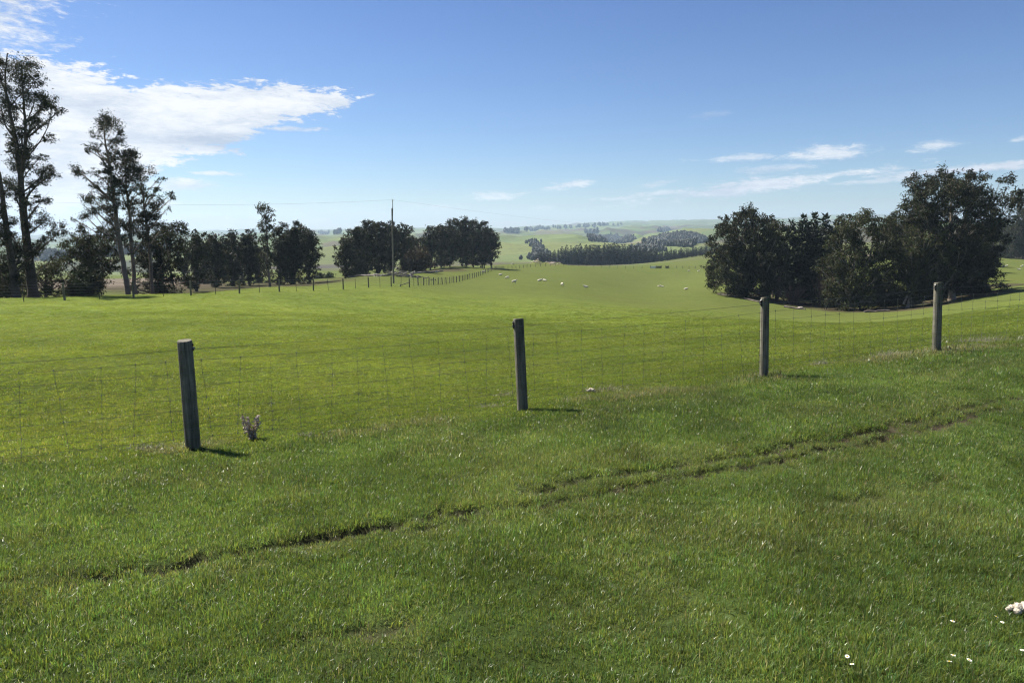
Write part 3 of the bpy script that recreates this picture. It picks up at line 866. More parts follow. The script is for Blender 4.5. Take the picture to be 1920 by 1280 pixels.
def near_fence():
    root = thing('netting_fence', 'near wire netting fence on round grey wooden posts', 'fence', (0, 0, 0))
    tops, bots = [], []
    for i, (b0, t0) in enumerate(post_pts):
        g = polyz(b0)
        ax = t0 - b0; h = np.linalg.norm(ax)
        h = t0[2] - g[2]
        po = link('post', post_mesh(h, [.075, .078, .073, .066, .068, .07][i], 'post', 100 + i, slant=[.05, .08, .1, .12, .1, .05][i]), root, g)
        q = Vector(t0 - g).to_track_quat('Z', 'Y')
        sp = Matrix.Rotation(RNG.uniform(0, 6), 4, 'Z')
        po.rotation_euler = (q.to_matrix().to_4x4()).to_euler()
        # black claw insulator and its staple near the top, on the camera side
        A = Acc()
        yy = -np.sqrt(max(.0001, .075 ** 2)) 
        A.tube([(0.02, -.05, h - .035), (0.02, -.064, h - .05), (0.02, -.066, h - .10), (0.02, -.05, h - .125)], [.018, .022, .020, .014], 8)
        A.tube([(-.012, -.076, h - .085), (.05, -.072, h - .085)], .010, 6)
        link('insulator', A.mesh('insulator', M_BLACK), po)
        tops.append(np.array(t0)); bots.append(g)
    cam_side = []
    for i in range(len(tops)):
        a = bots[max(i - 1, 0)]; b_ = bots[min(i + 1, len(bots) - 1)]
        d = (b_ - a)[:2]; d /= np.linalg.norm(d)
        cam_side.append(np.array([d[1], -d[0], 0]) * .083)
    # horizontal line wires
    def wire_pt(i, t, drop):
        """point on a wire between posts i and i+1"""
        a = tops[i] + (bots[i] - tops[i]) * (drop / np.linalg.norm(tops[i] - bots[i])) + cam_side[i]
        b_ = tops[i + 1] + (bots[i + 1] - tops[i + 1]) * (drop / np.linalg.norm(tops[i + 1] - bots[i + 1])) + cam_side[i + 1]
        q = a + (b_ - a) * t
        q[2] -= .022 * 4 * t * (1 - t) * (.5 + .5 * sin(drop * 17 + i * 2.3))
        return q
    for k_, drop in enumerate(WIRE_DROP):
        pts = []
        for i in range(len(tops) - 1):
            for t in np.linspace(0, 1, 25)[:-1]:
                q = wire_pt(i, t, drop)
                if k_ > 0: q = q + RNG.normal(0, .0025, 3)
                pts.append(q)
        pts.append(wire_pt(len(tops) - 2, 1.0, drop))
        pts = np.array(pts)
        A = Acc(); A.tube(pts, .0017 if k_ else .0020, 5)
        link('line_wire', A.mesh('line_wire', M_WIRE), root)
    # vertical stay wires with a wrap at each crossing
    for i in range(len(tops) - 1):
        L = np.linalg.norm(bots[i + 1] - bots[i]); n = int(round(L / .325))
        for j in range(n):
            t = (j + .5) / n + RNG.normal(0, .004)
            A = Acc(); pts = []
            lean = RNG.normal(0, .012)
            for m_, drop in enumerate(WIRE_DROP[1:]):
                q = wire_pt(i, min(max(t + lean * (drop - .5), 0), 1), drop) + RNG.normal(0, .004, 3)
                pts.append(q)
                A.tube([q + (0, 0, .012), q + (0, 0, -.012)], .0042, 5)
            A.tube(np.array(pts), .0016, 5)
            link('stay_wire', A.mesh('stay_wire', M_WIRE), root)
near_fence()

# ------------------------------------------------------------------ farther fences
def far_fence(name, label, wood, stakes, wires, h=1.15, r=.07, drops=(.07, .27, .47, .67, .85), wr=.006, extra=None):
    root = thing(name, label, 'fence', (0, 0, 0))
    me = [post_mesh(h, r, 'post', 300 + k, 10) for k in range(3)]
    Aw = Acc(); Aw.tube([(0, 0, -.2), (0, 0, h * .98)], .022, 6); sm = Aw.mesh('stake', M_IRON)
    for k, (x, y) in enumerate(wood):
        o = link('post', me[k % 3], root, (x, y, hz(x, y)))
        o.rotation_euler = (RNG.normal(0, .025), RNG.normal(0, .025), RNG.uniform(0, 6))
    for (x, y) in stakes:
        o = link('stake', sm, root, (x, y, hz(x, y))); o.rotation_euler = (RNG.normal(0, .02), RNG.normal(0, .02), 0)
    W_ = np.array(wires)
    Z = H(W_[:, 0], W_[:, 1])
    for d in drops:
        A = Acc(); A.tube(np.column_stack([W_[:, 0], W_[:, 1], Z + h - d]), wr, 4)
        link('line_wire', A.mesh('line_wire', M_WIRE), root)
    if extra: extra(root)
    return root

def dfence(u_): return 1.0 / (.0222 - 1.57e-5 * (u_ - 120))
def xy(u_, v_, D_):
    q = P(u_, v_, D_); return (q[0], q[1])
LW = [xy(u_, 550, dfence(u_)) for u_ in (-110, -15, 120, 250, 358, 449, 524, 588, 644, 691.5, 734, 768)]
LS = [xy(u_, 550, dfence(u_)) for u_ in (-60, 43, 186, 306, 404, 487, 556, 616, 667, 713, 752)]
def brace(root):
    a = P(751, 533, dfence(751)); b_ = P(768, 528, dfence(768))
    a[2] = hz(a[0], a[1]) + .18; b_[2] = hz(b_[0], b_[1]) + .62
    A = Acc(); A.tube([a, b_], .05, 8); link('brace', A.mesh('brace', M_WOOD), root)
    A = Acc(); A.tube([a + (0, 0, -.25), a + (0, 0, .08)], .06, 8); link('brace_block', A.mesh('brace_block', M_WOOD), root)
far_fence('paddock_fence', 'wire fence with wooden posts and thin steel stakes below the tall left gums', LW, LS, LW, extra=brace)

CA = np.array(xy(784, 532, 98)); CB = np.array(xy(945, 508, 245))
nC = 38
cw = [tuple(CA + (CB - CA) * (k / (nC - 1))) for k in range(nC)]
cs_ = [tuple(CA + (CB - CA) * ((k + .5) / (nC - 1))) for k in range(0, 14)] + [xy(776, 532, 90)]
far_fence('closely_posted_fence', 'long fence of close dark posts climbing the slope beside the power pole', cw, cs_, [LW[-1]] + cw, h=1.2, r=.085)

rl = [(945, 508, 245), (996, 504, 268), (1040, 502, 281), (1110, 502, 287), (1182, 502.5, 290), (1217, 503, 290)]
def along(pl, step):
    pl = np.array([xy(*q) for q in pl]); d = np.hypot(*np.diff(pl, axis=0).T); c = np.concatenate([[0], np.cumsum(d)])
    s_ = np.arange(0, c[-1] + .01, step)
    return [(float(np.interp(q, c, pl[:, 0])), float(np.interp(q, c, pl[:, 1]))) for q in s_]
rw = along(rl, 3.5)
rr_ = along([(1256, 503, 290), (1300, 504, 290), (1345, 504, 290), (1420, 503, 290)], 2.7)
far_fence('ridge_fence', 'distant thin fence running along the ridge from the fence corner to the white gate', rw[1:], [], rw, h=1.15, r=.08, wr=.009, drops=(.1, .4, .75))
far_fence('slope_fence', 'distant thin fence between the dark gate and the right tree clump', rr_, [], rr_, h=1.15, r=.08, wr=.009, drops=(.1, .4, .75))

def gate(u0, u1, v_, D_, label, m_, panel):
    a = np.array(xy(u0, v_, D_)); b_ = np.array(xy(u1, v_, D_))
    z = hz(*((a + b_) / 2))
    root = thing('farm_gate', label, 'gate', (a[0], a[1], z), atan2(b_[1] - a[1], b_[0] - a[0]))
    L = np.linalg.norm(b_ - a)
    A = Acc()
    for zz in (.15, 1.05): A.tube([(0.1, 0, zz), (L - .1, 0, zz)], .04, 6)
    for xx in (0.1, L / 2, L - .1): A.tube([(xx, 0, .15), (xx, 0, 1.05)], .04, 6)
    link('gate_frame', A.mesh('gate_frame', m_), root)
    nb = 5
    for k in range(nb):
        A = Acc(); z0 = .24 + k * .155
        w_ = .068 if panel else .03
        bx = np.array([(.14, -.015, z0 - w_), (L - .14, -.015, z0 - w_), (L - .14, -.015, z0 + w_), (.14, -.015, z0 + w_)])
        bb = bx + (0, .03, 0)
        A.add(np.vstack([bx, bb]), [[0, 1, 2, 3], [5, 4, 7, 6], [4, 5, 1, 0], [3, 2, 6, 7], [4, 0, 3, 7], [1, 5, 6, 2]])
        link('rail', A.mesh('rail', m_), root)
    for xx in (-.02, L + .02):
        link('gate_post', post_mesh(1.35, .09, 'gate_post', 411, 10), root, (xx, 0, 0))
gate(1219.5, 1229.5, 503, 289.5, 'white boarded gate in the ridge fence below the pine belt', M_WHITE, True)
gate(1231, 1240, 503, 289.8, 'wide dark gate directly right of the white gate on the ridge', M_IRON, True)
gate(1248, 1253.5, 503, 290, 'small square dark gate furthest right on the ridge fence', M_IRON, True)

# ------------------------------------------------------------------ power pole and lines
def power():
    D_ = 95.
    b0 = P(738, 532, D_); b0[2] = hz(b0[0], b0[1])
    top = P(735, 391, D_); tip = P(736, 376, D_)
    root = thing('power_pole', 'tall thin weathered wooden power pole standing in front of the gum clump', 'pole', b0)
    A = Acc(); A.tube([(0, 0, -.4), (top - b0) * .5, top - b0], [.125, .115, .10], 12); link('shaft', A.mesh('shaft', M_POLE), root)
    A = Acc(); t_ = tip - b0; A.tube([top - b0 + (0.05, 0, -1.2), top - b0 + (.1, 0, -.1), t_], [.045, .05, .03], 8); link('pin_bracket', A.mesh('pin_bracket', M_IRON), root)
    A = Acc(); A.tube([t_ + (0, 0, -.1), t_ + (0, 0, 0), t_ + (0, 0, .06), t_ + (0, 0, .12)], [.05, .09, .06, .07], 10); link('insulator', A.mesh('insulator', M_PORC), root)
    A = Acc(); A.tube([top - b0 + (.12, -.05, -2.5), top - b0 + (.12, -.05, -1.7)], .07, 8); link('fuse_box', A.mesh('fuse_box', M_IRON), root)
    def span(end, label, sag):
        a = tip + (0, 0, .1)
        t = np.linspace(0, 1, 40)
        L = a[None] + (end - a)[None] * t[:, None]; L[:, 2] -= sag * 4 * t * (1 - t)
        A = Acc(); A.tube(L, .006, 4)
        o = link('power_line', A.mesh('power_line', M_IRON)); tag(o, label, 'power line', 'overhead wires meeting at the pole')
    span(P(-260, 362, 70.), 'overhead wire stretching left from the pole above the gum trees', .9)
    span(P(1330, 424, 330.), 'overhead wire sagging right from the pole towards the far valley', 2.2)
power()

# ------------------------------------------------------------------ trees
BARK_DARK = np.array([.085, .070, .055]); BARK_PALE = np.array([.30, .255, .20]); BARK_MID = np.array([.15, .12, .095])
LEAF_GUM = np.array([.028, .033, .016]); LEAF_OLIVE = np.array([.050, .058, .023]); LEAF_BROWN = np.array([.062, .050, .028]); LEAF_PINE = np.array([.020, .030, .014])

def leaves(A, centre, rad, l, w, n, col, rg, droop=.8, sub=10):
    """a bough of leaf blades: small clusters scattered through an ellipsoid"""
    rad = np.asarray(rad, float)
    d = rg.normal(0, 1, (sub, 3)); d /= np.linalg.norm(d, axis=1)[:, None]
    sc = d * (rg.uniform(.2, 1.15, (sub, 1)) ** .6) * rad * (1.0, 1.0, .85)
    k = rg.integers(0, sub, n)
    sz = rg.uniform(.14, .34, (sub, 1))
    p = centre + sc[k] + rg.normal(0, 1, (n, 3)) * rad * sz[k]
    dr = rg.normal(0, 1, (n, 3)); dr[:, 2] -= droop; dr /= np.linalg.norm(dr, axis=1)[:, None]
    s_ = np.cross(dr, rg.normal(0, 1, (n, 3))); s_ /= np.linalg.norm(s_, axis=1)[:, None] + 1e-9
    ll = l * rg.uniform(.6, 1.4, (n, 1)); ww = w * rg.uniform(.6, 1.4, (n, 1))
    V = np.stack([p + s_ * ww * .5, p + dr * ll, p - s_ * ww * .5], 1)
    c = col * rg.normal(1, .25, (n, 1)).clip(.4, 1.9) * (1 + rg.normal(0, .10, (n, 3)))
    c = c * (1 + .35 * rg.normal(0, 1, (sub, 1)))[k].clip(.55, 1.7)
    old = rg.random(n) < .05
    c = np.where(old[:, None], LEAF_BROWN * rg.uniform(.7, 1.6, (n, 1)), c)
    o = np.arange(n)[:, None] * 3
    A.add(V.reshape(-1, 3), o + np.array([[0, 1, 2]]), np.repeat(c.clip(.004, 1), 3, 0))

def in_poly(px_, py_, poly):
    ins = False; j = len(poly) - 1
    for i in range(len(poly)):
        xi, yi = poly[i]; xj, yj = poly[j]
        if (yi > py_) != (yj > py_) and px_ < (xj - xi) * (py_ - yi) / (yj - yi) + xi: ins = not ins
        j = i
    return ins

def poly_clumps(poly, n, r0, r1, rg, edge=.35):
    """clumps (u, v, r) filling an outline, evenly spread"""
    us = [p[0] for p in poly]; vs = [p[1] for p in poly]
    out = []; tries = 0
    while len(out) < n and tries < n * 60:
        tries += 1
        u_, v_ = rg.uniform(min(us), max(us)), rg.uniform(min(vs), max(vs))
        if not in_poly(u_, v_, poly): continue
        r = rg.uniform(r0, r1)
        if all((u_ - a) ** 2 + (v_ - b_) ** 2 > (.62 * (r + c)) ** 2 for a, b_, c in out) or tries > n * 40: out.append((u_, v_, r))
    return out

def gum(D_, trunk, clumps, seed, cov=1.25, leafc=LEAF_GUM, bark=BARK_MID, flat=.8, depth=None, droop=.8, limb=.055, lk=1.0, more_trunks=()):
    """meshes of a tree: trunk path and foliage clumps given as photo pixels at distance D_, in metres about the foot"""
    rg = np.random.default_rng(seed)
    base = P(trunk[0][0], trunk[0][1], D_)
    gz = hz(base[0], base[1])
    base[2] = min(base[2], gz) if base[2] < gz + .05 else gz
    base[2] = gz
    s = D_ / F
    def loc(u_, v_): return P(u_, v_, D_) - base
    T = Acc(); L = Acc()
    def mkpath(tr):
        pts = np.array([loc(q[0], q[1]) for q in tr]); rad = np.array([q[2] for q in tr], float)
        pts[0, 2] = -.3 if tr is trunk else pts[0, 2]
        t = np.linspace(0, 1, len(pts)); tt = np.linspace(0, 1, max(9, len(pts) * 4))
        pp = np.stack([np.interp(tt, t, pts[:, k]) for k in range(3)], -1)
        # soften the bends
        for _ in range(3): pp[1:-1] = (pp[:-2] + 2 * pp[1:-1] + pp[2:]) / 4
        pp[1:-1, :2] += rg.normal(0, .03, (len(pp) - 2, 2)) * D_ / 80
        return pp, np.interp(tt, t, rad)
    paths = [mkpath(trunk)] + [mkpath(q) for q in more_trunks]
    for pp, rr2 in paths:
        pp[0:1] -= 0
        if pp[0, 2] <= 0: rr2 = rr2.copy(); rr2[0] *= 1.35
        T.tube(pp, rr2, 9, bark * rg.uniform(.85, 1.15))
    hgt = max(p_[0][:, 2].max() for p_ in paths)
    l = min(max(.0032 * D_, .16), .62) * lk; w = l * .42
    for (u_, v_, r) in clumps:
        c = loc(u_, v_)
        R_ = r * s * 1.12 * rg.uniform(.75, 1.25)
        fl_ = flat * rg.uniform(.75, 1.5)
        wd = depth if depth is not None else abs(c[0] - np.interp(c[2], paths[0][0][:, 2], paths[0][0][:, 0])) + 1.3 * R_
        c[1] += rg.uniform(-1, 1) * wd
        # limb from the nearest stem to the clump
        best = None
        for pp_, rr_2 in paths:
            dist = np.linalg.norm(pp_ - c, axis=1)
            cost = dist + 2.2 * np.maximum(0, pp_[:, 2] - (c[2] - .95 * np.hypot(*(pp_ - c)[:, :2].T) - .15)) + 50 * (pp_[:, 2] < .2)
            ii = int(np.argmin(cost))
            if best is None or cost[ii] < best[0]: best = (cost[ii], pp_, rr_2, ii)
        _, pp, rr2, i = best
        dh = math.hypot(c[0] - pp[i][0], c[1] - pp[i][1])
        p0 = pp[i]; r0 = min(rr2[i] * .6, limb * (1 + R_ * .8))
        mid = p0 + (c - p0) * .5; mid[2] += .12 * dh * rg.uniform(-.5, 1.2); mid += rg.normal(0, .17 * dh + .02, 3) * (1, 1, .6)
        br = bez(p0, mid, c, 6)
        T.tube(br, np.linspace(r0, max(.012, r0 * .25), 6), 4, np.minimum(bark, .20) * rg.uniform(.6, 1.1), cap=False)
        for _ in range(3):
            q = c + rg.normal(0, 1, 3) * R_ * (.55, .55, .4)
            st = br[rg.integers(3, 5)]
            T.tube([st, (st + q) / 2 + rg.normal(0, .08, 3) * R_, q], [max(.012, r0 * .3), .014, .008], 3, bark * .9, cap=False)
        n = int(1.9 * cov * pi * R_ * R_ * flat / (.5 * l * w * .62))
        lc = leafc * rg.uniform(.75, 1.25)
        leaves(L, c, (R_ * rg.uniform(.8, 1.25), R_, R_ * fl_), l, w, max(8, int(n * .8)), lc, rg, droop)
        for _ in range(4):
            q = br[rg.integers(1, 5)] + rg.normal(0, .45, 3) * R_ + (0, 0, .15 * R_)
            leaves(L, q, (R_ * .55, R_ * .5, R_ * .42), l, w, max(4, int(n * .10)), lc, rg, droop, 5)
    return base, T.mesh('trunk', M_BARK, True), L.mesh('crown', M_LEAF)

NTRI = 0
def place(name, label, base, tm, lm, group=None, cat='tree', cn='crown'):
    root = thing(name, label, cat, base, 0, group)
    link('trunk', tm, root); link(cn, lm, root)
    global NTRI
    NTRI += sum(max(1, p.loop_total - 2) for m_ in (tm, lm) for p in m_.polygons)
    return root

# --- tall gums at the left edge
def rc(seed): return np.random.default_rng(seed)
t1 = [(63, 556, .42), (52, 470, .31), (42, 380, .25), (36, 300, .19), (22, 230, .13), (8, 150, .07), (14, 100, .04)]
t1b = [(40, 330, .16), (50, 260, .12), (44, 190, .08), (40, 120, .04)]
c1 = [(8, 95, 14), (30, 112, 16), (45, 138, 18), (18, 130, 16), (62, 150, 12), (0, 120, 16), (20, 165, 13), (42, 180, 16), (60, 178, 15), (80, 185, 15), (98, 190, 13), (92, 202, 9), (118, 204, 7), (70, 192, 12),
      (10, 190, 12), (62, 222, 11), (78, 232, 10), (56, 250, 12), (75, 256, 9), (66, 284, 12), (78, 294, 8), (28, 262, 13), (40, 276, 10), (10, 280, 14), (22, 305, 13), (55, 315, 14), (76, 322, 12), (86, 332, 9), (60, 335, 12), (88, 350, 6),
      (64, 372, 14), (78, 378, 9), (82, 396, 7), (50, 360, 12), (20, 340, 12), (6, 240, 14), (-20, 200, 20), (-25, 130, 18), (74, 412, 12), (84, 430, 13), (92, 450, 10), (70, 440, 10), (62, 420, 11), (98, 476, 5), (60, 470, 10), (30, 420, 11)]
b_, tm, lm = gum(57, t1, c1, 1, cov=.95, lk=.8, bark=BARK_DARK, depth=2.0, more_trunks=[t1b]); place('gum_tree', 'tallest gum tree at the left edge of the picture with a flat side bough', b_, tm, lm)
t2 = [(31, 557, .33), (20, 480, .25), (8, 400, .19), (0, 330, .13), (-14, 270, .08), (-18, 220, .04)]
c2 = [(2, 400, 16), (16, 415, 13), (-10, 380, 18), (6, 440, 18), (22, 462, 14), (0, 470, 20), (34, 440, 10), (-15, 440, 20), (44, 462, 9), (10, 500, 18), (-20, 310, 20), (-30, 260, 20), (28, 500, 14), (6, 350, 13), (-10, 510, 22), (50, 490, 10), (24, 390, 10)]
b_, tm, lm = gum(55, t2, c2, 2, cov=1.0, lk=.8, bark=BARK_DARK, depth=1.8); place('gum_tree', 'second gum at the left edge, leaning left just left of the tallest trunk', b_, tm, lm)
c3 = poly_clumps([(60, 500), (78, 486), (100, 500), (112, 528), (108, 560), (58, 560)], 16, 8, 13, rc(3))
b_, tm, lm = gum(60, [(84, 556, .12), (86, 520, .08), (84, 495, .03)], c3, 3, cov=1.0, leafc=LEAF_OLIVE, bark=BARK_MID, depth=1.5); place('scrub_gum', 'low spreading olive shrub at the foot of the tallest left gum', b_, tm, lm, cat='shrub')
c3 = poly_clumps([(-40, 505), (0, 495), (45, 510), (50, 556), (-40, 560)], 18, 9, 14, rc(4))
b_, tm, lm = gum(59, [(12, 557, .12), (12, 520, .08), (8, 500, .03)], c3, 4, cov=.8, leafc=LEAF_OLIVE, bark=BARK_MID, depth=1.5); place('scrub_gum', 'low scrubby shrub in the very left corner behind the paddock fence', b_, tm, lm, cat='shrub')

# --- open crowned gums right of them
t4 = [(243, 556, .26), (232, 500, .23), (222, 440, .20), (216, 390, .17), (208, 320, .12), (198, 270, .08), (193, 222, .03)]
c4 = [(192, 224, 15), (206, 228, 12), (182, 232, 10), (216, 240, 8), (180, 252, 7), (222, 258, 9), (232, 268, 8), (164, 272, 10), (156, 280, 7), (175, 276, 7), (206, 290, 10), (150, 322, 9), (160, 316, 10), (172, 322, 11), (184, 330, 10), (200, 318, 9), (208, 340, 11), (196, 350, 10), (160, 348, 6), (152, 372, 9), (166, 372, 11), (178, 366, 9), (158, 396, 11), (172, 400, 12), (186, 392, 11), (200, 396, 12), (210, 372, 10), (196, 374, 9), (148, 412, 6), (206, 412, 12), (224, 392, 10), (222, 350, 10), (190, 412, 9)]
b_, tm, lm = gum(66, t4, c4, 5, cov=.75, lk=.8, bark=BARK_MID * 1.15, depth=1.7); place('gum_tree', 'slender open gum with a tufted top, tallest of the middle left group', b_, tm, lm)
t5 = [(254, 556, .20), (248, 480, .17), (243, 400, .13), (236, 340, .09), (232, 285, .03)]
c5 = [(232, 286, 14), (246, 290, 13), (222, 296, 11), (256, 302, 10), (240, 304, 13), (262, 316, 12), (276, 320, 10), (284, 336, 6), (250, 322, 12), (228, 320, 11), (240, 338, 13), (258, 336, 12), (222, 338, 9), (244, 360, 13), (232, 376, 12), (252, 378, 11), (240, 398, 13), (254, 402, 10), (246, 424, 12), (258, 440, 11), (238, 446, 12), (262, 356, 8), (236, 420, 10)]
b_, tm, lm = gum(68, t5, c5, 6, cov=.95, lk=.8, bark=BARK_MID, depth=1.6); place('gum_tree', 'bushy brown tinged gum touching the right side of the slender tufted gum', b_, tm, lm)
t6 = [(286, 556, .18), (282, 480, .15), (274, 410, .11), (266, 350, .06), (262, 320, .02)]
c6 = [(270, 350, 8), (264, 364, 8), (300, 356, 8), (312, 364, 7), (320, 370, 5), (304, 376, 8), (318, 390, 6), (280, 386, 12), (290, 398, 12), (296, 404, 9), (272, 402, 11), (268, 384, 8), (284, 366, 7), (310, 336, 6), (298, 340, 5), (262, 428, 12), (280, 420, 12), (296, 424, 9), (258, 416, 9)]
b_, tm, lm = gum(70, t6, c6, 7, cov=.8, lk=.8, bark=BARK_MID, depth=1.5); place('gum_tree', 'sparse gum with thin bare twigs at the right of the middle left group', b_, tm, lm)
def foliage(name, label, D_, trunk, poly, n, r0, r1, seed, cat='tree', group=None, **kw):
    b_, tm, lm = gum(D_, trunk, poly_clumps(poly, n, r0, r1, rc(seed)), seed, **kw)
    return place(name, label, b_, tm, lm, group, cat)
foliage('gum_tree', 'rounded leafy gum below and left of the slender tufted gum', 72, [(168, 556, .2), (166, 500, .15), (166, 440, .05)],
        [(142, 432), (156, 420), (184, 428), (204, 438), (212, 470), (206, 520), (150, 530), (124, 520), (122, 490), (138, 470)], 46, 8, 13, 8, cov=1.0, depth=2.4, leafc=LEAF_OLIVE * .8)
foliage('dark_bush', 'dense dark green bush behind the paddock fence beneath the rounded gum', 62, [(150, 558, .1), (152, 530, .08), (154, 515, .03)],
        [(128, 560), (130, 530), (150, 508), (172, 520), (184, 545), (186, 560)], 22, 8, 12, 9, cat='shrub', cov=1.3, depth=1.6, leafc=LEAF_PINE * 1.2)
foliage('gum_tree', 'low dark gum filling the gap under the sparse twiggy gum', 76, [(300, 556, .18), (300, 500, .12), (304, 455, .05)],
        [(262, 450), (285, 430), (318, 440), (334, 470), (336, 530), (322, 552), (262, 552), (252, 500)], 50, 8, 12, 10, cov=1.05, depth=2.4)
foliage('gum_tree', 'thin arching gum with one long leafy bough reaching right at the group edge', 80, [(330, 552, .14), (318, 500, .11), (310, 450, .08), (316, 424, .03)],
        [(304, 430), (318, 418), (344, 420), (356, 432), (346, 436), (326, 432), (312, 446)], 13, 5, 8, 11, cov=1.0, depth=.8)

# --- row of medium gums behind the left paddock
def row_gum(u_, D_, vtop, vbot, wpx, seed, label, spindly=False, group='gum trees in the left row', colr=LEAF_GUM):
    rg = rc(seed)
    poly = [(u_ - wpx * .28, vtop + 6), (u_ + wpx * .1, vtop), (u_ + wpx * .38, vtop + 12), (u_ + wpx * .5, vtop + (vbot - vtop) * .35), (u_ + wpx * .42, vtop + (vbot - vtop) * .72),
            (u_ + wpx * .2, vbot - 6), (u_ - wpx * .25, vbot - 4), (u_ - wpx * .45, vtop + (vbot - vtop) * .6), (u_ - wpx * .5, vtop + (vbot - vtop) * .3)]
    n = int(wpx * (vbot - vtop) / 54)
    cl = [(a, b2, r * .86 * (.8 if b2 > vtop + (vbot - vtop) * .6 else 1)) for a, b2, r in poly_clumps(poly, n, 4.5, 8, rg)]
    cl = [q for q in cl if q[1] < vtop + (vbot - vtop) * .55 or rg.random() < .78]
    b_, tm, lm = gum(D_, [(u_ + rg.uniform(-3, 3), vbot + 6, .22), (u_, (vtop + vbot) / 2, .16), (u_ + rg.uniform(-4, 4), vtop + 4, .04)], cl, seed, cov=1.15, bark=BARK_DARK, leafc=colr)
    return place('gum_tree', label, b_, tm, lm, group)
row_gum(368, 105, 432, 545, 40, 20, 'leftmost dark gum of the left row, beneath the arching bough')
row_gum(405, 120, 436, 542, 36, 21, 'second gum of the left row, slightly lower than its neighbours')
row_gum(435, 126, 430, 540, 38, 22, 'third gum of the left row, with a rounded even top')
row_gum(466, 130, 428, 540, 36, 23, 'fourth gum of the left row, just left of the lone thin tall gum')
c7 = [(496, 388, 8), (490, 390, 5), (502, 392, 5), (510, 402, 5), (494, 404, 5), (504, 412, 8), (494, 420, 6), (500, 430, 9), (512, 424, 5), (488, 424, 5), (504, 446, 9), (492, 450, 9), (500, 466, 10), (510, 478, 9), (490, 480, 9), (502, 496, 9), (494, 510, 8)]
b_, tm, lm = gum(118, [(506, 544, .2), (502, 480, .15), (500, 430, .09), (496, 388, .03)], c7, 24, cov=1.0, bark=BARK_MID, depth=1.0, leafc=LEAF_OLIVE * .7); place('gum_tree', 'lone thin gum with a small umbrella top rising above the left row', b_, tm, lm)
row_gum(524, 128, 420, 538, 34, 25, 'dark gum of the left row directly right of the thin umbrella topped gum')
row_gum(553, 128, 415, 538, 44, 26, 'tallest broad gum near the right end of the left row')
row_gum(578, 132, 428, 536, 40, 27, 'last gum at the right end of the left row, its boughs reaching over the valley')
for k, (u_, v_, w_) in enumerate([(345, 470, 30), (388, 470, 34), (420, 476, 30), (450, 474, 34), (486, 474, 30), (540, 478, 30)]):
    lab = ['dim gum behind the arching bough, low at the left of the row', 'dim background gum between the first and second gums of the left row', 'dim background gum between the second and third gums of the left row', 'dim background gum between the third and fourth gums of the left row',
           'dim background gum just behind the foot of the umbrella topped gum', 'dim background gum behind the tallest broad gum of the left row'][k]
    row_gum(u_, 150, v_ - 15, 546, w_, 30 + k, lab, group='gum trees standing behind the left row')
for (u_, v_, w_, D_, lab, sd_) in [(600, 516, 24, 185, 'small round dark bush in the gap right of the left gum row', 40), (616, 514, 12, 190, 'narrow dark conifer bush in the gap beside the round bush', 41)]:
    foliage('dark_bush', lab, D_, [(u_, 530, .1), (u_, 522, .08), (u_, 516, .03)], [(u_ - w_ / 2, 532), (u_ - w_ / 2.6, 518), (u_, v_ - 2), (u_ + w_ / 2.6, 518), (u_ + w_ / 2, 532)], 14, 3.5, 5, sd_, cat='shrub', cov=1.4, leafc=LEAF_PINE * 1.5)

# --- gum clump behind the power pole
CL = [(650, 446, 36, 522), (668, 424, 38, 520), (688, 411, 36, 516), (710, 414, 34, 512), (732, 416, 32, 510), (757, 419, 34, 507), (806, 425, 30, 502), (826, 420, 32, 500), (846, 412, 32, 498), (866, 409, 32, 496), (886, 408, 34, 495), (905, 418, 32, 494), (921, 432, 30, 493)]
WORD = ['leftmost gum of the clump behind the pole, with boughs to the ground', 'second gum from the left in the clump behind the pole', 'tall rounded gum forming the left peak of the pole clump', 'gum between the left peak and the power pole', 'gum crown directly behind the power pole', 'gum crown just right of the power pole',
        'lower gum at the dip in the middle of the pole clump', 'gum right of the dip in the pole clump skyline', 'gum climbing towards the right peak of the pole clump', 'gum left of the highest crown in the right half of the pole clump', 'highest gum crown in the right half of the pole clump', 'gum on the right shoulder of the pole clump', 'rightmost gum of the pole clump, bordering the far hills']
for k, (u_, vt, w_, vb) in enumerate(CL):
    row_gum(u_, 150 + (u_ - 650) * .36, vt, vb + 2, w_ * 1.12, 50 + k, WORD[k], group='gum trees of the clump behind the pole')
for k, (u_, vt, w_, vb) in enumerate([(680, 440, 36, 518), (720, 440, 36, 512), (770, 444, 36, 508), (835, 444, 34, 500), (875, 440, 34, 498), (910, 446, 26, 496)]):
    lab = ['shaded gum behind the left peak of the pole clump', 'shaded gum filling in left of the power pole', 'shaded gum filling in right of the pole and behind the brown shrub', 'shaded gum behind the dip of the pole clump', 'shaded gum behind the highest crown of the pole clump', 'shaded gum behind the right shoulder of the pole clump'][k]
    row_gum(u_, 162 + (u_ - 650) * .36, vt, vb, w_, 70 + k, lab, group='shaded gum trees inside the pole clump')
foliage('brown_tree', 'brownish bushy tree at the front of the pole clump, right of the pole', 172, [(783, 508, .15), (783, 485, .1), (784, 462, .03)], [(758, 504), (762, 480), (775, 462), (792, 458), (805, 475), (806, 500), (795, 505)], 34, 5, 8, 80, cov=1.2, leafc=LEAF_BROWN * .75)

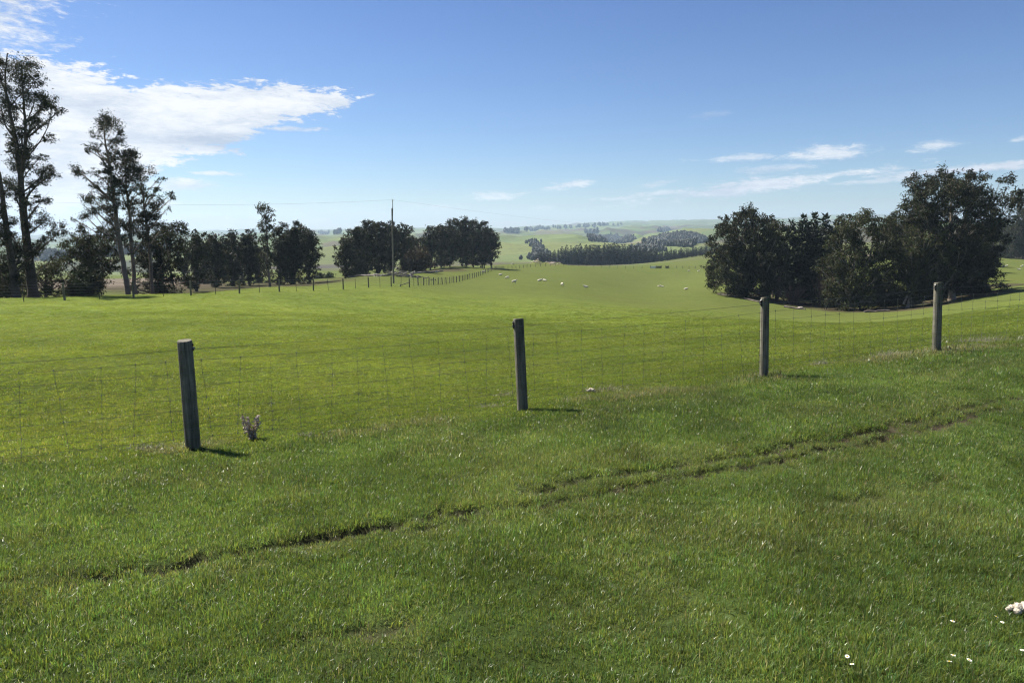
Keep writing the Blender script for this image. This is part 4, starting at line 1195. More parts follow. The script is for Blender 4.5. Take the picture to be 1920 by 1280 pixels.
# --- gums and conifers of the right hand clump
foliage('gum_tree', 'big rounded gum at the left end of the right tree clump', 136, [(1436, 567, .42), (1430, 500, .32), (1415, 430, .14), (1408, 400, .05)],
        [(1322, 505), (1330, 490), (1338, 450), (1352, 425), (1370, 405), (1400, 392), (1432, 402), (1448, 425), (1452, 470), (1455, 520), (1445, 556), (1420, 555), (1400, 540), (1372, 540), (1345, 545), (1335, 525)], 150, 7, 12, 90, cov=1.25, depth=5.5, bark=BARK_PALE, leafc=LEAF_GUM,
        more_trunks=[[(1400, 555, .22), (1385, 500, .16), (1375, 440, .05)]])
foliage('gum_tree', 'smaller ragged gum beside the conifers in the right clump', 142, [(1448, 570, .2), (1452, 500, .15), (1450, 412, .04)], [(1438, 414), (1452, 408), (1462, 420), (1470, 460), (1474, 530), (1440, 530), (1436, 470)], 40, 6, 9, 91, cov=1.0, depth=2.5, bark=BARK_PALE)
foliage('gum_tree', 'grey leaved gum with pale twisting limbs in the middle of the right clump', 118, [(1588, 584, .34), (1592, 540, .28), (1606, 470, .18), (1612, 400, .04)],
        [(1552, 580), (1556, 520), (1560, 470), (1572, 430), (1590, 408), (1612, 393), (1625, 408), (1650, 412), (1660, 440), (1672, 500), (1680, 560), (1660, 578), (1600, 565)], 135, 7, 12, 92, cov=1.0, depth=4.5, bark=BARK_PALE, leafc=LEAF_OLIVE * .72,
        more_trunks=[[(1600, 560, .2), (1628, 500, .14), (1640, 430, .05)]])
foliage('willow_tree', 'fine leaved olive green tree left of the tallest gum in the right clump', 132, [(1700, 582, .25), (1700, 500, .18), (1696, 420, .03)],
        [(1658, 420), (1690, 406), (1720, 412), (1735, 440), (1738, 500), (1680, 510), (1660, 470)], 70, 7, 12, 93, cov=1.15, depth=4.0, leafc=LEAF_OLIVE * 1.05, lk=.8)
foliage('gum_tree', 'bronze tinged gum leaning in front of the tallest gum in the right clump', 114, [(1700, 586, .3), (1712, 540, .24), (1730, 480, .14), (1735, 435, .04)],
        [(1684, 458), (1700, 432), (1730, 424), (1758, 440), (1770, 480), (1768, 530), (1750, 560), (1700, 556), (1690, 500)], 84, 7, 12, 94, cov=1.05, depth=3.5, bark=BARK_PALE, leafc=LEAF_OLIVE * .75,
        more_trunks=[[(1694, 570, .18), (1716, 520, .13), (1748, 470, .05)]])
foliage('gum_tree', 'tallest gum of the right clump with a broad billowing crown', 117, [(1784, 578, .55), (1782, 500, .45), (1782, 430, .3), (1785, 380, .16), (1782, 335, .05)],
        [(1668, 408), (1678, 392), (1700, 352), (1722, 346), (1740, 334), (1770, 326), (1790, 320), (1806, 326), (1828, 334), (1850, 336), (1864, 352), (1872, 372), (1880, 396), (1872, 412), (1850, 420), (1846, 460), (1836, 520), (1780, 540), (1740, 470), (1690, 415)], 190, 8, 13, 95, cov=1.1, depth=6.0, bark=BARK_PALE,
        more_trunks=[[(1784, 520, .3), (1808, 440, .2), (1812, 370, .1), (1815, 335, .03)], [(1780, 510, .28), (1756, 440, .18), (1735, 380, .08), (1722, 350, .03)], [(1786, 540, .2), (1830, 450, .14), (1850, 390, .06)]])
foliage('gum_tree', 'dark low gum closing the right end of the clump above the tree shadows', 124, [(1836, 560, .3), (1840, 500, .22), (1845, 450, .05)],
        [(1790, 470), (1826, 440), (1856, 440), (1852, 480), (1856, 520), (1850, 545), (1800, 560), (1780, 520)], 80, 7, 12, 96, cov=1.25, depth=4.5)
for k, (u_, vt, vb, w_, D_, lab) in enumerate([(1655, 520, 586, 44, 124, 'dark understorey shrub between the grey gum and the bronze gum'), (1745, 500, 580, 56, 128, 'dark understorey shrub at the foot of the tallest gum'), (1800, 520, 575, 54, 131, 'dark understorey shrub right of the tallest gum trunk'),
                                       (1560, 530, 584, 50, 128, 'dark understorey shrub left of the grey gum'), (1700, 540, 586, 40, 121, 'low dark shrub under the bronze gum')]):
    foliage('understorey_shrub', lab, D_, [(u_, vb, .12), (u_ + 2, (vb + vt) / 2, .09), (u_, vt, .03)], [(u_ - w_ / 2, vb - 4), (u_ - w_ / 2.3, vt + 14), (u_, vt), (u_ + w_ / 2.3, vt + 12), (u_ + w_ / 2, vb - 4)], int(w_ * .8), 6, 10, 100 + k, cat='shrub', cov=1.15, depth=2.6, leafc=LEAF_GUM * .9)

for k, (u_, D_, vt, vb, w_, lab) in enumerate([(1815, 160, 452, 540, 56, 'shaded gum deep inside the right end of the right clump'), (1836, 200, 448, 512, 44, 'shaded gum at the back right corner of the right clump'), (1842, 240, 448, 501, 44, 'farthest shaded gum behind the right end of the right clump'), (1760, 150, 440, 548, 70, 'shaded gum behind the foot of the tallest gum')]):
    foliage('gum_tree', lab, D_, [(u_, vb, .25), (u_, (vt + vb) / 2, .18), (u_ + 3, vt, .04)], [(u_ - w_ / 2, vb - 6), (u_ - w_ / 2, vt + 20), (u_ - 8, vt), (u_ + 10, vt + 3), (u_ + w_ / 2.2, vt + 22), (u_ + w_ / 2.2, vb - 6)], 46, 6, 10, 190 + k, cov=1.2, depth=3.5, group='shaded gums inside the right clump')

# conifers
def conifer(height, rbase, seed, whorls=16, per=9, pw=.9, l=.55, card=.5, col=LEAF_PINE, top=1.0, low=.06):
    rg = rc(seed); T = Acc(); L = Acc()
    T.tube([(0, 0, -.3), (0, 0, height * .5), (0, 0, height)], [height * .018, height * .011, .02], 7, BARK_DARK * .8)
    for i in range(whorls):
        f = low + (1 - low) * (i / (whorls - 1)) ** .92
        z = f * height
        R_ = rbase * (1 - f) ** pw * rg.uniform(.82, 1.15) + .12
        for j in range(max(4, int(per * (1 - f * .5)))):
            a = rg.uniform(0, 2 * pi); rr2 = R_ * rg.uniform(.65, 1.12)
            tip = np.array([rr2 * cos(a), rr2 * sin(a), z + rr2 * rg.uniform(-.18, .22)])
            s0 = np.array([0, 0, z - .1])
            if rg.random() < .35: T.tube([s0, (s0 + tip) / 2, tip], [.04, .03, .015], 3, BARK_DARK, cap=False)
            n = max(3, int(rr2 / card * 6))
            t = rg.uniform(.15, 1.0, n) ** .8
            p = s0 + (tip - s0) * t[:, None] + rg.normal(0, .16, (n, 3)) * (card, card, card * .6)
            d = (tip - s0) / (np.linalg.norm(tip - s0) + 1e-6) + rg.normal(0, .55, (n, 3)); d[:, 2] -= .1; d /= np.linalg.norm(d, axis=1)[:, None]
            s_ = np.cross(d, rg.normal(0, .5, (n, 3)) + (0, 0, 1)); s_ /= np.linalg.norm(s_, axis=1)[:, None]
            ll = card * 1.5 * rg.uniform(.6, 1.3, (n, 1)); ww = card * .55 * rg.uniform(.6, 1.3, (n, 1))
            V = np.stack([p, p + d * ll * .5 + s_ * ww * .5, p + d * ll, p + d * ll * .5 - s_ * ww * .5], 1)
            c = col * rg.normal(1, .25, (n, 1)).clip(.4, 1.8)
            o = np.arange(n)[:, None] * 4
            L.add(V.reshape(-1, 3), o + np.array([[0, 1, 2, 3]]), np.repeat(c.clip(.004, 1), 4, 0))
    # leader shoot
    T.tube([(0, 0, height), (0, 0, height * 1.05)], [.03, .01], 4, LEAF_PINE * 1.5)
    return T.mesh('trunk', M_BARK), L.mesh('crown', M_NEEDLE)
for k, (u_, vt, vb, wpx, D_, lab) in enumerate([(1474, 418, 570, 40, 146, 'dark conifer between the ragged gum and its conifer neighbours'), (1496, 408, 572, 44, 144, 'dark conifer second from the left in the right clump'), (1516, 404, 574, 44, 146, 'dark conifer in the middle of the conifer group, with thin leader'),
                                         (1536, 407, 576, 46, 142, 'dark conifer at the right of the conifer group, bushy topped'), (1556, 422, 578, 40, 148, 'shorter dark conifer tucked left of the grey gum')]):
    x_, y_ = xy(u_, vb, D_); z_ = hz(x_, y_)
    h_ = P(u_, vt, D_)[2] - z_
    tm, lm = conifer(h_, wpx / 2 * D_ / F * 1.35, 120 + k, 24, 16, pw=.62, card=.7, col=LEAF_PINE * 1.0)
    root = place('conifer', lab, (x_, y_, z_), tm, lm, 'conifers in the right clump')

# bare reddish shrubs
def bare_shrub(u_, vt, vb, wpx, D_, label, seed, colr, n=55):
    rg = rc(seed); x_, y_ = xy(u_, vb, D_); z_ = hz(x_, y_); h_ = P(u_, vt, D_)[2] - z_; R_ = wpx / 2 * D_ / F
    S1 = Acc(); S2 = Acc()
    for i in range(n):
        a = rg.uniform(0, 2 * pi); rr2 = R_ * sqrt(rg.random()); hh = h_ * rg.uniform(.55, 1.0) * (1 - .35 * (rr2 / R_) ** 2)
        e = np.array([rr2 * cos(a), rr2 * sin(a), hh]); b0 = np.array([rr2 * .25 * cos(a), rr2 * .25 * sin(a), -.1])
        br = bez(b0, b0 + (e - b0) * .4 + (0, 0, hh * .2), e, 6)
        S1.tube(br, np.linspace(.05, .02, 6), 4, colr * rg.uniform(.7, 1.2), cap=False)
        for _ in range(7):
            s0 = br[rg.integers(2, 6)]; q = s0 + rg.normal(0, .33, 3) + (0, 0, .4)
            S2.tube([s0, (s0 + q) / 2 + rg.normal(0, .05, 3), q], [.022, .018, .012], 3, colr * rg.uniform(.8, 1.4), cap=False)
    root = thing('bare_shrub', label, 'shrub', (x_, y_, z_))
    link('stems', S1.mesh('stems', M_TWIG), root); tag(link('twigs', S2.mesh('twigs', M_TWIG), root), kind='stuff')
bare_shrub(1484, 530, 572, 66, 130, 'leafless reddish brown shrub in front of the dark conifers', 140, np.array([.11, .078, .068]), 60)
bare_shrub(1542, 490, 580, 50, 127, 'tall leafless brown sapling thicket left of the grey gum', 141, np.array([.115, .08, .07]), 60)
bare_shrub(1455, 495, 568, 26, 136, 'narrow leafless brown thicket beside the big rounded gum', 142, np.array([.12, .09, .08]), 34)

# far right trees
foliage('gum_tree', 'tall ragged gum cut off by the right edge of the picture', 305, [(1918, 490, .4), (1916, 430, .3), (1922, 360, .06)], [(1902, 398), (1912, 378), (1915, 362), (1935, 352), (1950, 400), (1950, 480), (1892, 486), (1886, 440)], 60, 6, 10, 150, cov=1.1, depth=7)
foliage('gum_tree', 'dark rounded tree in the gap between the right clump and the right edge', 330, [(1870, 486, .4), (1870, 450, .3), (1870, 420, .06)], [(1840, 430), (1860, 416), (1884, 418), (1890, 440), (1888, 470), (1840, 480)], 46, 6, 10, 151, cov=1.3, depth=7)
foliage('olive_shrub', 'pale olive shrub at the field edge below the gap at the far right', 318, [(1878, 490, .15), (1878, 470, .1), (1878, 455, .03)], [(1856, 486), (1858, 460), (1876, 448), (1894, 454), (1900, 484)], 34, 4, 7, 152, cat='shrub', cov=1.3, depth=4, leafc=LEAF_OLIVE * 1.3)

# --- pine shelterbelt beyond the ridge
def pine_belt():
    tmpl = [conifer(1.0 * h_, w_, 160 + k, 14, 8, card=.9, col=LEAF_PINE * .85) for k, (h_, w_) in enumerate([(12, 2.7), (13, 3.0), (11, 2.8), (12.5, 2.5)])]
    top = [(1003, 477), (1018, 470), (1030, 474), (1044, 470), (1060, 467), (1080, 463), (1100, 463), (1125, 462), (1150, 461), (1180, 462), (1195, 466), (1215, 466), (1240, 470), (1270, 469), (1300, 466), (1320, 462), (1345, 458)]
    bot = [(1003, 489), (1044, 492), (1080, 495), (1120, 497), (1180, 495), (1230, 491), (1290, 484), (1345, 477)]
    rg = rc(170)
    i = 0
    u_ = 1004.
    while u_ < 1352:
        for row in range(3):
            uu = u_ + rg.uniform(-2, 2) + row * 2; D_ = 505 + row * 22 + rg.uniform(-5, 5)
            vb = np.interp(uu, *zip(*bot)); vt = np.interp(uu, *zip(*top)) + rg.uniform(-4, 3) + row * 1.
            x_, y_ = xy(uu, vb, D_); z_ = hz(x_, y_)
            h_ = max(5.0, P(uu, vt, D_)[2] - z_)
            tm, lm = tmpl[i % 4]
            o = thing('pine_tree', 'dark pine in the shelterbelt just beyond the ridge fence', 'tree', (x_, y_, z_), rg.uniform(0, 6), 'pines in the shelterbelt beyond the ridge')
            link('trunk', tm, o); link('crown', lm, o)
            sc = h_ / 12.5; o.scale = (sc * rg.uniform(.85, 1.15), sc * rg.uniform(.85, 1.15), sc)
            i += 1
        u_ += 5.2
    print('pines', i)
pine_belt()

# --- woods too far off to count
def wood(name, label, poly, n, h0, h1, seed, colr=LEAF_PINE):
    rg = rc(seed); us = [p[0] for p in poly]; vs = [p[1] for p in poly]
    A = Acc(); k = 0
    while k < n:
        u_, v_ = rg.uniform(min(us), max(us)), rg.uniform(min(vs), max(vs))
        if not in_poly(u_, v_, poly): continue
        q = hit(u_, v_, lo=500); k += 1
        for _ in range(4):
            x_ = q[0] + rg.normal(0, 4); y_ = q[1] + rg.normal(0, 9); z_ = hz(x_, y_)
            h_ = rg.uniform(h0, h1); R_ = h_ * rg.uniform(.26, .40); m_ = 6
            th = np.arange(m_) * 2 * pi / m_ + rg.uniform(0, 1)
            V = [np.stack([np.cos(th) * R_ * .5, np.sin(th) * R_ * .5, np.full(m_, -1.)], -1), np.stack([np.cos(th) * R_ * rg.uniform(.7, 1.3, m_), np.sin(th) * R_ * rg.uniform(.7, 1.3, m_), np.full(m_, h_ * .42)], -1),
                 np.stack([np.cos(th) * R_ * .55 * rg.uniform(.6, 1.3, m_), np.sin(th) * R_ * .55 * rg.uniform(.6, 1.3, m_), h_ * rg.uniform(.74, .9, m_)], -1), [[0, 0, h_]]]
            V = np.concatenate(V) + (x_, y_, z_)
            j = np.arange(m_); j2 = (j + 1) % m_
            c = colr * .5 * rg.uniform(.75, 1.25)
            A.add(V, np.concatenate([np.stack([j, j2, m_ + j2, m_ + j], -1), np.stack([m_ + j, m_ + j2, 2 * m_ + j2, 2 * m_ + j], -1)]), c)
            A.add(V, np.stack([2 * m_ + j, 2 * m_ + j2, np.full(m_, 3 * m_)], -1), c)
    o = link(name, A.mesh(name, M_NEEDLE)); tag(o, label, 'wood', kind='stuff')
wood('plantation', 'long dark pine plantation on the middle hillside', [(1108, 450), (1112, 443), (1150, 443), (1190, 447), (1190, 453), (1170, 457), (1108, 451)], 180, 7, 10, 180)
wood('plantation', 'broad dark pine wood on the hill right of centre', [(1216, 460), (1222, 450), (1245, 443), (1290, 441), (1325, 446), (1326, 450), (1306, 453), (1290, 462), (1250, 461)], 420, 6, 9, 181)
wood('plantation', 'dark diagonal tree belt running down the middle hillside', [(993, 453), (1000, 452), (1014, 465), (1022, 480), (1014, 482), (1004, 470)], 46, 4, 7, 182)
wood('plantation', 'dark tree clumps at the back of the pine belt', [(1190, 468), (1232, 462), (1236, 472), (1190, 476)], 50, 6, 8, 183)
wood('skyline_trees', 'thin line of trees along the far skyline ridge', [(945, 434), (1030, 427), (1120, 422), (1170, 420), (1170, 422), (1030, 430), (945, 437)], 55, 12, 20, 184)
wood('hedge_trees', 'short dark hedge of trees on the far slope above the plantation', [(1096, 434), (1120, 434), (1120, 436), (1096, 436)], 14, 12, 16, 185)
wood('hedge_trees', 'row of dark trees on the far slope right of centre', [(1228, 433), (1254, 430), (1256, 433), (1230, 436)], 16, 12, 16, 186)
wood('valley_trees', 'dark tree belts in the valley seen past the left gums', [(80, 478), (300, 470), (300, 476), (80, 486)], 120, 8, 14, 187)
wood('valley_trees', 'dark scattered trees in the valley left of the pole clump', [(600, 437), (640, 436), (640, 438), (600, 440)], 16, 12, 20, 188)
wood('scrub', 'dark scrub at the foot of the left hillside beyond the ridge', [(985, 484), (1010, 480), (1014, 487), (985, 488)], 16, 4, 7, 189)

# ------------------------------------------------------------------ earth mound and brush pile
def rock_mesh(seed, s=1.0):
    rg = rc(seed)
    import bmesh
    bm = bmesh.new(); bmesh.ops.create_icosphere(bm, subdivisions=2, radius=1)
    for v in bm.verts:
        v.co = v.co * (1 + rg.normal(0, .10)); v.co.z *= .62; v.co.x *= 1.2
    me = bpy.data.meshes.new('boulder'); bm.to_mesh(me); bm.free()
    at = me.color_attributes.new('Col', 'FLOAT_COLOR', 'POINT')
    c = np.ones((len(me.vertices), 4), np.float32); c[:, :3] = np.array([.34, .29, .24]) * rg.uniform(.8, 1.2)
    at.data.foreach_set('color', c.ravel()); me.materials.append(M_STONE)
    return me

def mound():
    D_ = 300.
    a = P(1030, 494, D_); a[2] = hz(a[0], a[1])
    root = thing('earth_mound', 'grassy earth mound with bare soil and stones on the ridge', 'mound', a)
    rg = rc(200); s = D_ / F
    m_ = 34; A = Acc()
    gx, gy = np.meshgrid(np.linspace(-46, 34, 60), np.linspace(-6, 8, 18))
    X = gx * s; Y = gy
    hgt = (1.9 * np.exp(-((gx + 24) / 9) ** 2) + 1.25 * np.exp(-((gx - 2) / 17) ** 2) + .5 * np.exp(-((gx - 20) / 10) ** 2)) * np.exp(-(gy / 4.) ** 2)
    hgt += (fbm(gx * .35, gy * .8, 201, 3) - .5) * .7 * np.exp(-(gy / 4.) ** 2) - .12
    Z = H(X + a[0], Y + a[1]) - a[2] + hgt
    soil = sstep(fbm(gx * .16 + 3, gy * .5, 203, 3), .52, .66) * np.exp(-((gx - 4) / 15) ** 2)
    soil = np.maximum(soil, sstep(hgt, 1.2, 1.7) * .8)
    c = lerp(np.array([.10, .115, .035]), np.array([.19, .15, .11]), soil)
    n0, n1 = X.shape
    i = np.arange(n0 - 1)[:, None] * n1; j = np.arange(n1 - 1)[None]
    A.add(np.stack([X, Y, Z], -1).reshape(-1, 3), np.stack([i + j, i + j + 1, i + n1 + j + 1, i + n1 + j], -1).reshape(-1, 4), c.reshape(-1, 3))
    link('earth', A.mesh('earth', M_GROUND, True), root)
    rm = [rock_mesh(210 + k) for k in range(3)]
    for k in range(26):
        gxx = rg.choice([-26, -22, -18, 0, 4, 8, 12]) + rg.normal(0, 3); gyy = rg.uniform(-4, 0)
        ii = np.argmin(abs(gx[0] - gxx)); jj = np.argmin(abs(gy[:, 0] - gyy))
        o = link('stone', rm[k % 3], root, (X[jj, ii], Y[jj, ii], Z[jj, ii] + .05))
        sc = rg.uniform(.2, .55); o.scale = (sc, sc, sc); o.rotation_euler = (0, 0, rg.uniform(0, 6))
mound()

def brush_pile():
    D_ = 132.
    a = P(752, 512, D_); a[2] = hz(a[0], a[1])
    root = thing('brush_pile', 'heap of grey cut branches and stumps right behind the power pole', 'branch pile', a)
    rg = rc(220)
    for k in range(60):
        x_ = rg.normal(0, 2.2); y_ = rg.normal(0, 1.2); z_ = hz(a[0] + x_, a[1] + y_) - a[2] + abs(rg.normal(0, .5)) * math.exp(-(x_ / 3) ** 2) + .1
        yaw = rg.uniform(0, pi); L = rg.uniform(.5, 1.6); d = np.array([cos(yaw), sin(yaw), rg.uniform(-.3, .5)]) * L
        A = Acc(); q = np.array([x_, y_, z_]); A.tube([q - d, q + rg.normal(0, .08, 3), q + d], [.1, .09, .05], 6, np.array([.22, .2, .18]) * rg.uniform(.5, 1.3))
        link('branch', A.mesh('branch', M_BARK), root)
    # fallen timber lying along the foot of the clump
    for k, (u0, v0, u1, v1, D0, D1) in enumerate([(690, 522, 726, 515, 140, 136), (655, 528, 690, 521, 150, 142), (772, 508, 800, 503, 150, 168), (800, 503, 830, 499, 170, 185)]):
        p0 = P(u0, v0, D0); p1 = P(u1, v1, D1); t = np.linspace(0, 1, 8)
        L = p0[None] + (p1 - p0)[None] * t[:, None]; L[:, 2] = H(L[:, 0], L[:, 1]) + .15; L[1:-1] += rg.normal(0, .15, (6, 3)) * (1, 1, .5)
        A = Acc(); A.tube(L, np.linspace(.28, .14, 8), 8, np.array([.17, .15, .135]))
        o = link('fallen_log', A.mesh('fallen_log', M_BARK, True))
        tag(o, ['fallen grey log left of the power pole at the clump foot', 'fallen log at the far left foot of the pole clump', 'fallen grey log just right of the branch heap', 'fallen log further up the slope below the clump dip'][k], 'log', 'fallen logs along the pole clump')
brush_pile()

def fallen_wood():
    for k, (u0, v0, u1, v1, D0, D1, lab) in enumerate([(1346, 552, 1380, 558, 134, 131, 'fallen branch at the left toe of the right clump'), (1395, 562, 1440, 572, 128, 124, 'fallen dark log below the big rounded gum'),
                                               (1470, 577, 1510, 582, 120, 117, 'fallen log in front of the leafless red shrub'), (1620, 589, 1668, 590, 110, 109, 'fallen log at the foot of the grey gum')]):
        rg = rc(230 + k); p0 = P(u0, v0, D0); p1 = P(u1, v1, D1); t = np.linspace(0, 1, 8)
        L = p0[None] + (p1 - p0)[None] * t[:, None]; L[:, 2] = H(L[:, 0], L[:, 1]) + .12; L[1:-1] += rg.normal(0, .12, (6, 3)) * (1, 1, .4)
        A = Acc(); A.tube(L, np.linspace(.22, .1, 8), 8, np.array([.12, .10, .09]))
        tag(link('fallen_log', A.mesh('fallen_log', M_BARK, True)), lab, 'log', 'fallen logs below the right clump')
    q = P(1501, 575, 121); q[2] = hz(q[0], q[1]) + .1
    o = link('boulder', rock_mesh(240), None, q); o.scale = (.4, .34, .34); tag(o, 'pale grey boulder at the edge of the right clump', 'boulder')
fallen_wood()

# ------------------------------------------------------------------ sheep
def sheep_mesh(pose, seed):
    me = bpy.data.meshes.new('sheep_skin')
    V = {}; E = []; R_ = []
    verts = []
    def v(n, co, r): V[n] = len(verts); verts.append(co); R_.append(r)
    def e(a, b_): E.append((V[a], V[b_]))
    z = .60 if pose != 'lying' else .27
    v('pelvis', (-.36, 0, z + .02), (.22, .24)); v('loin', (-.12, 0, z), (.27, .27)); v('rib', (.14, 0, z), (.28, .28)); v('chest', (.38, 0, z + .02), (.21, .24))
    e('pelvis', 'loin'); e('loin', 'rib'); e('rib', 'chest')
    v('rump', (-.55, 0, z - .02), (.10, .13)); e('pelvis', 'rump')
    if pose == 'grazing':
        v('neck', (.62, 0, z - .10), (.12, .13)); v('poll', (.76, 0, z - .30), (.09, .10)); v('face', (.82, 0, z - .45), (.06, .07)); v('muzzle', (.85, 0, z - .55), (.045, .05))
    else:
        v('neck', (.56, 0, z + .20), (.13, .14)); v('poll', (.66, 0, z + .36), (.095, .10)); v('face', (.79, 0, z + .32), (.06, .07)); v('muzzle', (.88, 0, z + .26), (.045, .05))
    e('chest', 'neck'); e('neck', 'poll'); e('poll', 'face'); e('face', 'muzzle')
    for s_ in (-1, 1):
        px_, py_, pz_ = verts[V['poll']]
        v('ear%d' % s_, (px_ - .02, s_ * .16, pz_ + .02), (.03, .015)); e('poll', 'ear%d' % s_)
        if pose != 'lying':
            v('thigh%d' % s_, (-.40, s_ * .13, z - .18), (.10, .09)); v('hock%d' % s_, (-.47, s_ * .13, .26), (.045, .04)); v('hoof%d' % s_, (-.42, s_ * .13, 0), (.04, .035))
            e('pelvis', 'thigh%d' % s_); e('thigh%d' % s_, 'hock%d' % s_); e('hock%d' % s_, 'hoof%d' % s_)
            v('arm%d' % s_, (.36, s_ * .12, z - .2), (.08, .07)); v('knee%d' % s_, (.38, s_ * .12, .22), (.045, .04)); v('toe%d' % s_, (.37, s_ * .12, 0), (.04, .035))
            e('chest', 'arm%d' % s_); e('arm%d' % s_, 'knee%d' % s_); e('knee%d' % s_, 'toe%d' % s_)
        else:
            v('fold%d' % s_, (.48, s_ * .16, .07), (.06, .05)); e('chest', 'fold%d' % s_)
            v('haunch%d' % s_, (-.34, s_ * .24, .12), (.10, .09)); e('pelvis', 'haunch%d' % s_)
    me.from_pydata(verts, E, [])
    o = bpy.data.objects.new('sheep_skin', me); COL.objects.link(o)
    sk = o.modifiers.new('skin', 'SKIN'); su = o.modifiers.new('sub', 'SUBSURF'); su.levels = 2; su.render_levels = 2
    for i, r in enumerate(R_): me.skin_vertices[0].data[i].radius = r
    me.skin_vertices[0].data[0].use_root = True
    dg = bpy.context.evaluated_depsgraph_get()
    out = bpy.data.meshes.new_from_object(o.evaluated_get(dg))
    bpy.data.objects.remove(o)
    co = np.empty(len(out.vertices) * 3, np.float32); out.vertices.foreach_get('co', co); co = co.reshape(-1, 3)
    fleece = (co[:, 0] < .60) & (co[:, 2] > (.30 if pose != 'lying' else .0))
    rg = rc(seed)
    bumpn = (fbm(co[:, 0] * 9, co[:, 1] * 9 + co[:, 2] * 7, seed, 3) - .5) * .06
    ctr = np.array([0, 0, z]); nrm = co - np.stack([co[:, 0], 0 * co[:, 0], np.full(len(co), z)], -1)
    nrm /= np.linalg.norm(nrm, axis=1)[:, None] + 1e-6
    co = co + nrm * (bumpn * fleece)[:, None]
    out.vertices.foreach_set('co', co.astype(np.float32).ravel())
    c = np.ones((len(co), 4), np.float32); c[:, :3] = np.where(fleece[:, None], np.array([.60, .55, .45]), np.array([.50, .46, .39]))
    at = out.color_attributes.new('Col', 'FLOAT_COLOR', 'POINT'); at.data.foreach_set('color', c.ravel())
    out.materials.clear(); out.materials.append(M_WOOL)
    out.polygons.foreach_set('use_smooth', np.ones(len(out.polygons), bool)); out.name = 'sheep_' + pose
    return out
SHP = {p: sheep_mesh(p, 250 + k) for k, p in enumerate(('standing', 'grazing', 'lying'))}
SHEEP = [  # photo foot pixel, pose, heading, label
    (963.5, 531.5, 'standing', .15, 'largest pale sheep standing side on near the fence corner, head up'),
    (951.5, 523, 'grazing', 2.9, 'grazing sheep just behind the largest standing sheep'),
    (938, 516, 'lying', .2, 'sheep lying beside the last posts of the climbing fence'),
    (1011.5, 527, 'lying', .1, 'left one of two sheep resting close together mid paddock'),
    (1021.5, 527, 'lying', 2.6, 'right one of two sheep resting close together mid paddock'),
    (1054, 536, 'grazing', 1.9, 'sheep facing away between the resting pair and the dark faced sheep'),
    (1099, 541.5, 'standing', 3.05, 'sheep standing side on facing left, nearest in mid paddock'),
    (1235.5, 537.5, 'lying', .1, 'left one of the two sheep left of the right tree clump'),
    (1242, 538, 'lying', 2.9, 'right one of the two sheep left of the right tree clump'),
    (1285.5, 543, 'lying', .1, 'single resting sheep closest to the right tree clump'),
    (1309.5, 509, 'lying', .3, 'bright resting sheep under the slope fence near the big gum'),
    (1292, 508.5, 'lying', 2.8, 'faint resting sheep left of the bright sheep under the slope fence'),
    (961, 496.5, 'grazing', .4, 'sheep on the ridge above the end of the climbing fence'),
    (818.5, 512.5, 'grazing', 1.4, 'lone sheep on the slope above the line of close posts'),
    (860, 497.5, 'standing', 3.0, 'sheep at the shaded edge of the pole clump'),
    (906, 510.5, 'lying', .2, 'tiny sheep above the upper part of the climbing fence'),
    (1915.5, 501, 'standing', .2, 'sheep in the far right field at the picture edge'),
    (1911, 506, 'lying', 2.9, 'sheep lying just below the standing one at the far right edge'),
    (1887, 499, 'lying', .1, 'right one of two sheep beside the long tree shadows'),
    (1881, 500.5, 'lying', .1, 'left one of two sheep beside the long tree shadows')]
for u_, v_, pose, hd, lab in SHEEP:
    q = hit(u_, v_, lo=60)
    o = link('sheep', SHP[pose], None, q); o.rotation_euler = (0, 0, hd); o.scale = (.80,) * 3
    tag(o, lab, 'sheep', 'sheep grazing in the paddocks')

# ------------------------------------------------------------------ small things near the fence
def dry_thistle():
    q = hit(473, 822); root = thing('dead_thistle', 'dead brown thistle with fluffy pale heads right of the first post', 'weed', q)
    rg = rc(260)
    S1 = Acc(); Lf = Acc()
    for k in range(15):
        a = rg.uniform(0, 6.28); e = np.array([.12 * cos(a) * rg.uniform(.4, 1), .09 * sin(a), rg.uniform(.14, .25)])
        br = bez(np.array([rg.normal(0, .02), rg.normal(0, .02), -.02]), e * (.3, .3, .6), e, 7)
        S1.tube(br, np.linspace(.006, .004, 7), 5, np.array([.34, .27, .2]), cap=False)
        for _ in range(22):
            p0 = br[rg.integers(0, 7)] + rg.normal(0, .006, 3); d = rg.normal(0, 1, 3); d[2] -= .3; d *= rg.uniform(.025, .06) / np.linalg.norm(d)
            s_ = np.cross(d, rg.normal(0, 1, 3)); s_ *= .010 / np.linalg.norm(s_)
            Lf.add(np.array([p0, p0 + d * .5 + s_, p0 + d, p0 + d * .5 - s_]), [[0, 1, 2, 3]], np.array([.42, .35, .28]) * rg.uniform(.4, 1.4))
        Fl = Acc()
        for _ in range(70):
            d = rg.normal(0, 1, 3); d[2] = abs(d[2]) * .9; d *= rg.uniform(.012, .024) / np.linalg.norm(d); s_ = np.cross(d, rg.normal(0, 1, 3)); s_ *= .0022 / np.linalg.norm(s_)
            Fl.add(np.array([e - s_, e + s_, e + d]), [[0, 1, 2]], np.array([.68, .6, .56]) * rg.uniform(.5, 1.2))
        link('seed_head', Fl.mesh('seed_head', M_TWIG), root)
    link('stems', S1.mesh('stems', M_TWIG), root); link('dry_leaves', Lf.mesh('dry_leaves', M_TWIG), root)
dry_thistle()

